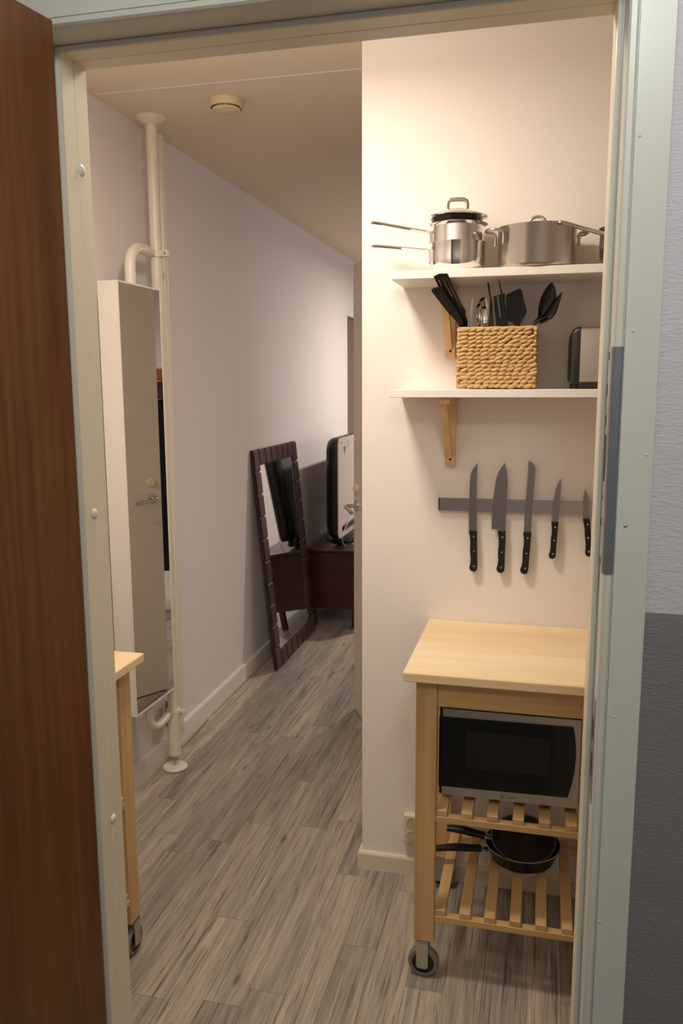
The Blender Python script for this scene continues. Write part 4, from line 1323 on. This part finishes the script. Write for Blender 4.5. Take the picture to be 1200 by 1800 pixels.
# ------------------------------------------------------------------ toaster
def toaster():
    root = thing('toaster', 'steel toaster with black ends at the right of the lower shelf', 'toaster', (0.745, -0.103, SH2 + 0.0004))
    z0, z1 = 0.016, 0.1575
    def rr(x, y0, y1, z0, z1, r):
        p = []
        for cy, cz, a0 in ((y1 - r, z1 - r, 0), (y0 + r, z1 - r, 90)):
            for k in range(6):
                a = math.radians(a0 + 90 * k / 5)
                p.append((x, cy + r * math.cos(a), cz + r * math.sin(a)))
        p += [(x, y0, z0), (x, y1, z0)]
        return p
    bm = bm_new(); add_prism(bm, rr(-0.132, -0.073, 0.073, z0 + 0.002, z1, 0.010), (0.264, 0, 0))
    obj('body', bm, 'brushed', root, True, 50)
    for s in (-1, 1):
        bm = bm_new()
        rings = []
        for x, ins in ((0.1325, 0.0), (0.142, 0.001), (0.152, 0.007), (0.157, 0.016), (0.159, 0.030)):
            pts = rr(s * x, -0.0745 + ins * 0.6, 0.0745 - ins * 0.6, z0 - 0.003 + ins * 0.5, z1 + 0.001 - ins * 1.1, 0.012)
            rings.append([bm.verts.new(p) for p in pts])
        for a, b in zip(rings, rings[1:]):
            for j in range(len(a)):
                bm.faces.new((a[j], a[(j + 1) % len(a)], b[(j + 1) % len(a)], b[j]))
        bm.faces.new(rings[0]); bm.faces.new(rings[-1])
        obj('end_cap', bm, 'black_plastic', root, True, 40)
        for y in (-0.055, 0.055):
            bm = bm_new(); add_lathe(bm, [(0, 0.0002), (0.0085, 0.0002), (0.0095, 0.004), (0.0085, 0.010), (0.0085, 0.0132), (0, 0.0132)], (s * 0.142, y, 0), 20)
            obj('foot', bm, 'black_plastic', root, True)
    for y in (-0.032, 0.012):
        bm = bm_new()
        add_box(bm, -0.11, 0.11, y, y + 0.022, z1 - 0.0005, z1 + 0.0006)
        obj('bread_slot', bm, 'hole', root)
toaster()

# ------------------------------------------------------------------ knife rail and knives
def knife_rail():
    root = thing('knife_rail', 'brushed steel magnetic knife rail on the kitchen wall', 'knife rail', (0.2365, 0, 1.1847))
    bm = bm_new(); add_box(bm, 0.0, 0.80, -0.0150, -0.0004, 0.0, 0.0388, bevel=0.001, seg=1)
    obj('bar', bm, 'rail_steel', root)
    bm = bm_new(); add_box(bm, -0.003, 0.0, -0.0145, -0.0004, 0.0005, 0.0383, bevel=0.0008, seg=1)
    obj('end_cap', bm, 'black_plastic', root)
knife_rail()

def kitchen_knife(name, label, blade, handle, rivets, serr=False):
    yb = -0.0155
    base = Vector((blade[0][0], yb, handle[0][1]))
    root = thing(name, label, 'knife', base, group='knives on the magnetic rail')
    bm = bm_new()
    add_prism(bm, [(x - base.x, 0, z - base.z) for x, z in blade], (0, -0.0020, 0))
    obj('blade', bm, 'blade', root)
    bm = bm_new()
    hp = [(x - base.x, 0.005, z - base.z) for x, z in handle]
    add_prism(bm, hp, (0, -0.013, 0))
    es = [e for e in bm.edges]
    bmesh.ops.bevel(bm, geom=[e for e in es if abs((e.verts[0].co - e.verts[1].co).y) < 1e-6], offset=0.0022, segments=2, affect='EDGES')
    h = obj('handle', bm, 'black_plastic', root, True, 60)
    for x, z in rivets:
        bm = bm_new(); add_lathe(bm, [(0, 0.0007), (0.0022, 0.0005), (0.0027, 0)], (x - base.x, -0.008, z - base.z), 14, (0, -1, 0))
        obj('rivet', bm, 'steel', h, True)

def handle_outline(x0, x1, zt, zb, lean):
    """classic riveted grip: notch below the bolster, belly, hooked pommel. x0,x1 at the top; lean shifts the foot"""
    L_ = zt - zb
    wd = x1 - x0
    pts_l = [(0.00, 0.00), (0.00, 0.05), (0.04, 0.09), (0.20, 0.13), (0.24, 0.18), (0.17, 0.30), (0.12, 0.45), (0.14, 0.58), (0.20, 0.70), (0.24, 0.77), (0.14, 0.81), (0.03, 0.86), (0.00, 0.91), (0.10, 0.96), (0.30, 0.99)]
    pts_r = [(0.62, 1.0), (0.88, 0.975), (1.00, 0.93), (1.02, 0.85), (1.0, 0.5), (1.0, 0.0)]
    return [(x0 + wd * a + lean * t, zt - L_ * t) for a, t in pts_l + pts_r]

def rivets_of(x0, x1, zt, zb, lean):
    return [((x0 + x1) / 2 + (x1 - x0) * 0.10 + lean * t, zt - (zt - zb) * t) for t in (0.14, 0.50, 0.86)]

def curve_xz(pts, n=5):
    return [(v.x, v.z) for v in smooth_path([(x, 0, z) for x, z in pts], n)]

# slicing knife
kitchen_knife('slicing_knife', 'slicing knife with an upswept tip, leftmost on the magnetic rail',
              curve_xz([(0.325, 1.129), (0.3235, 1.18), (0.324, 1.223), (0.3250, 1.279), (0.3300, 1.305), (0.346, 1.330)]) + curve_xz([(0.3462, 1.329), (0.3448, 1.253), (0.3465, 1.18), (0.348, 1.129)]),
              handle_outline(0.325, 0.348, 1.1295, 1.007, 0.0035), rivets_of(0.325, 0.348, 1.1295, 1.007, 0.0035))
kitchen_knife('chef_knife', 'broad chef knife, second from the left on the magnetic rail',
              curve_xz([(0.3895, 1.1365), (0.3915, 1.21), (0.3995, 1.28), (0.408, 1.308), (0.423, 1.331)]) + curve_xz([(0.4235, 1.330), (0.4290, 1.308), (0.4322, 1.277), (0.4322, 1.233), (0.4295, 1.131)]) + [(0.409, 1.131), (0.409, 1.1355)],
              handle_outline(0.4085, 0.4310, 1.1315, 1.007, -0.0015), rivets_of(0.4085, 0.4310, 1.1315, 1.007, -0.0015))
def serrated():
    e = []
    n = 26
    for k in range(n + 1):
        t = k / n
        x = 0.481 + (0.4885 - 0.481) * t ** 1.3
        z = 1.133 + (1.322 - 1.133) * t
        e.append((x, z))
        if k < n:
            e.append((x + 0.0026, z + 0.0040))
    return e
kitchen_knife('bread_knife', 'serrated bread knife, in the middle of the five on the magnetic rail',
              serrated() + curve_xz([(0.490, 1.337), (0.500, 1.3325), (0.5075, 1.322), (0.5095, 1.305), (0.505, 1.224), (0.502, 1.131)]),
              handle_outline(0.481, 0.5035, 1.1315, 1.007, -0.0065), rivets_of(0.481, 0.5035, 1.1315, 1.007, -0.0065))
kitchen_knife('utility_knife', 'narrow utility knife, fourth from the left, over the shiniest stretch of the rail',
              curve_xz([(0.559, 1.163), (0.5605, 1.20), (0.562, 1.226), (0.567, 1.258), (0.5735, 1.276), (0.582, 1.290)]) + curve_xz([(0.5822, 1.289), (0.581, 1.248), (0.577, 1.163)]),
              handle_outline(0.5585, 0.5775, 1.1640, 1.056, -0.0050), rivets_of(0.5585, 0.5775, 1.1640, 1.056, -0.0050))
kitchen_knife('paring_knife', 'smallest paring knife at the right end, next to the door frame',
              curve_xz([(0.646, 1.175), (0.643, 1.222), (0.644, 1.245), (0.6475, 1.263)]) + curve_xz([(0.648, 1.262), (0.655, 1.245), (0.6585, 1.226), (0.6630, 1.175)]),
              handle_outline(0.6445, 0.6630, 1.1760, 1.067, 0.0105), rivets_of(0.6445, 0.6630, 1.1760, 1.067, 0.0105))
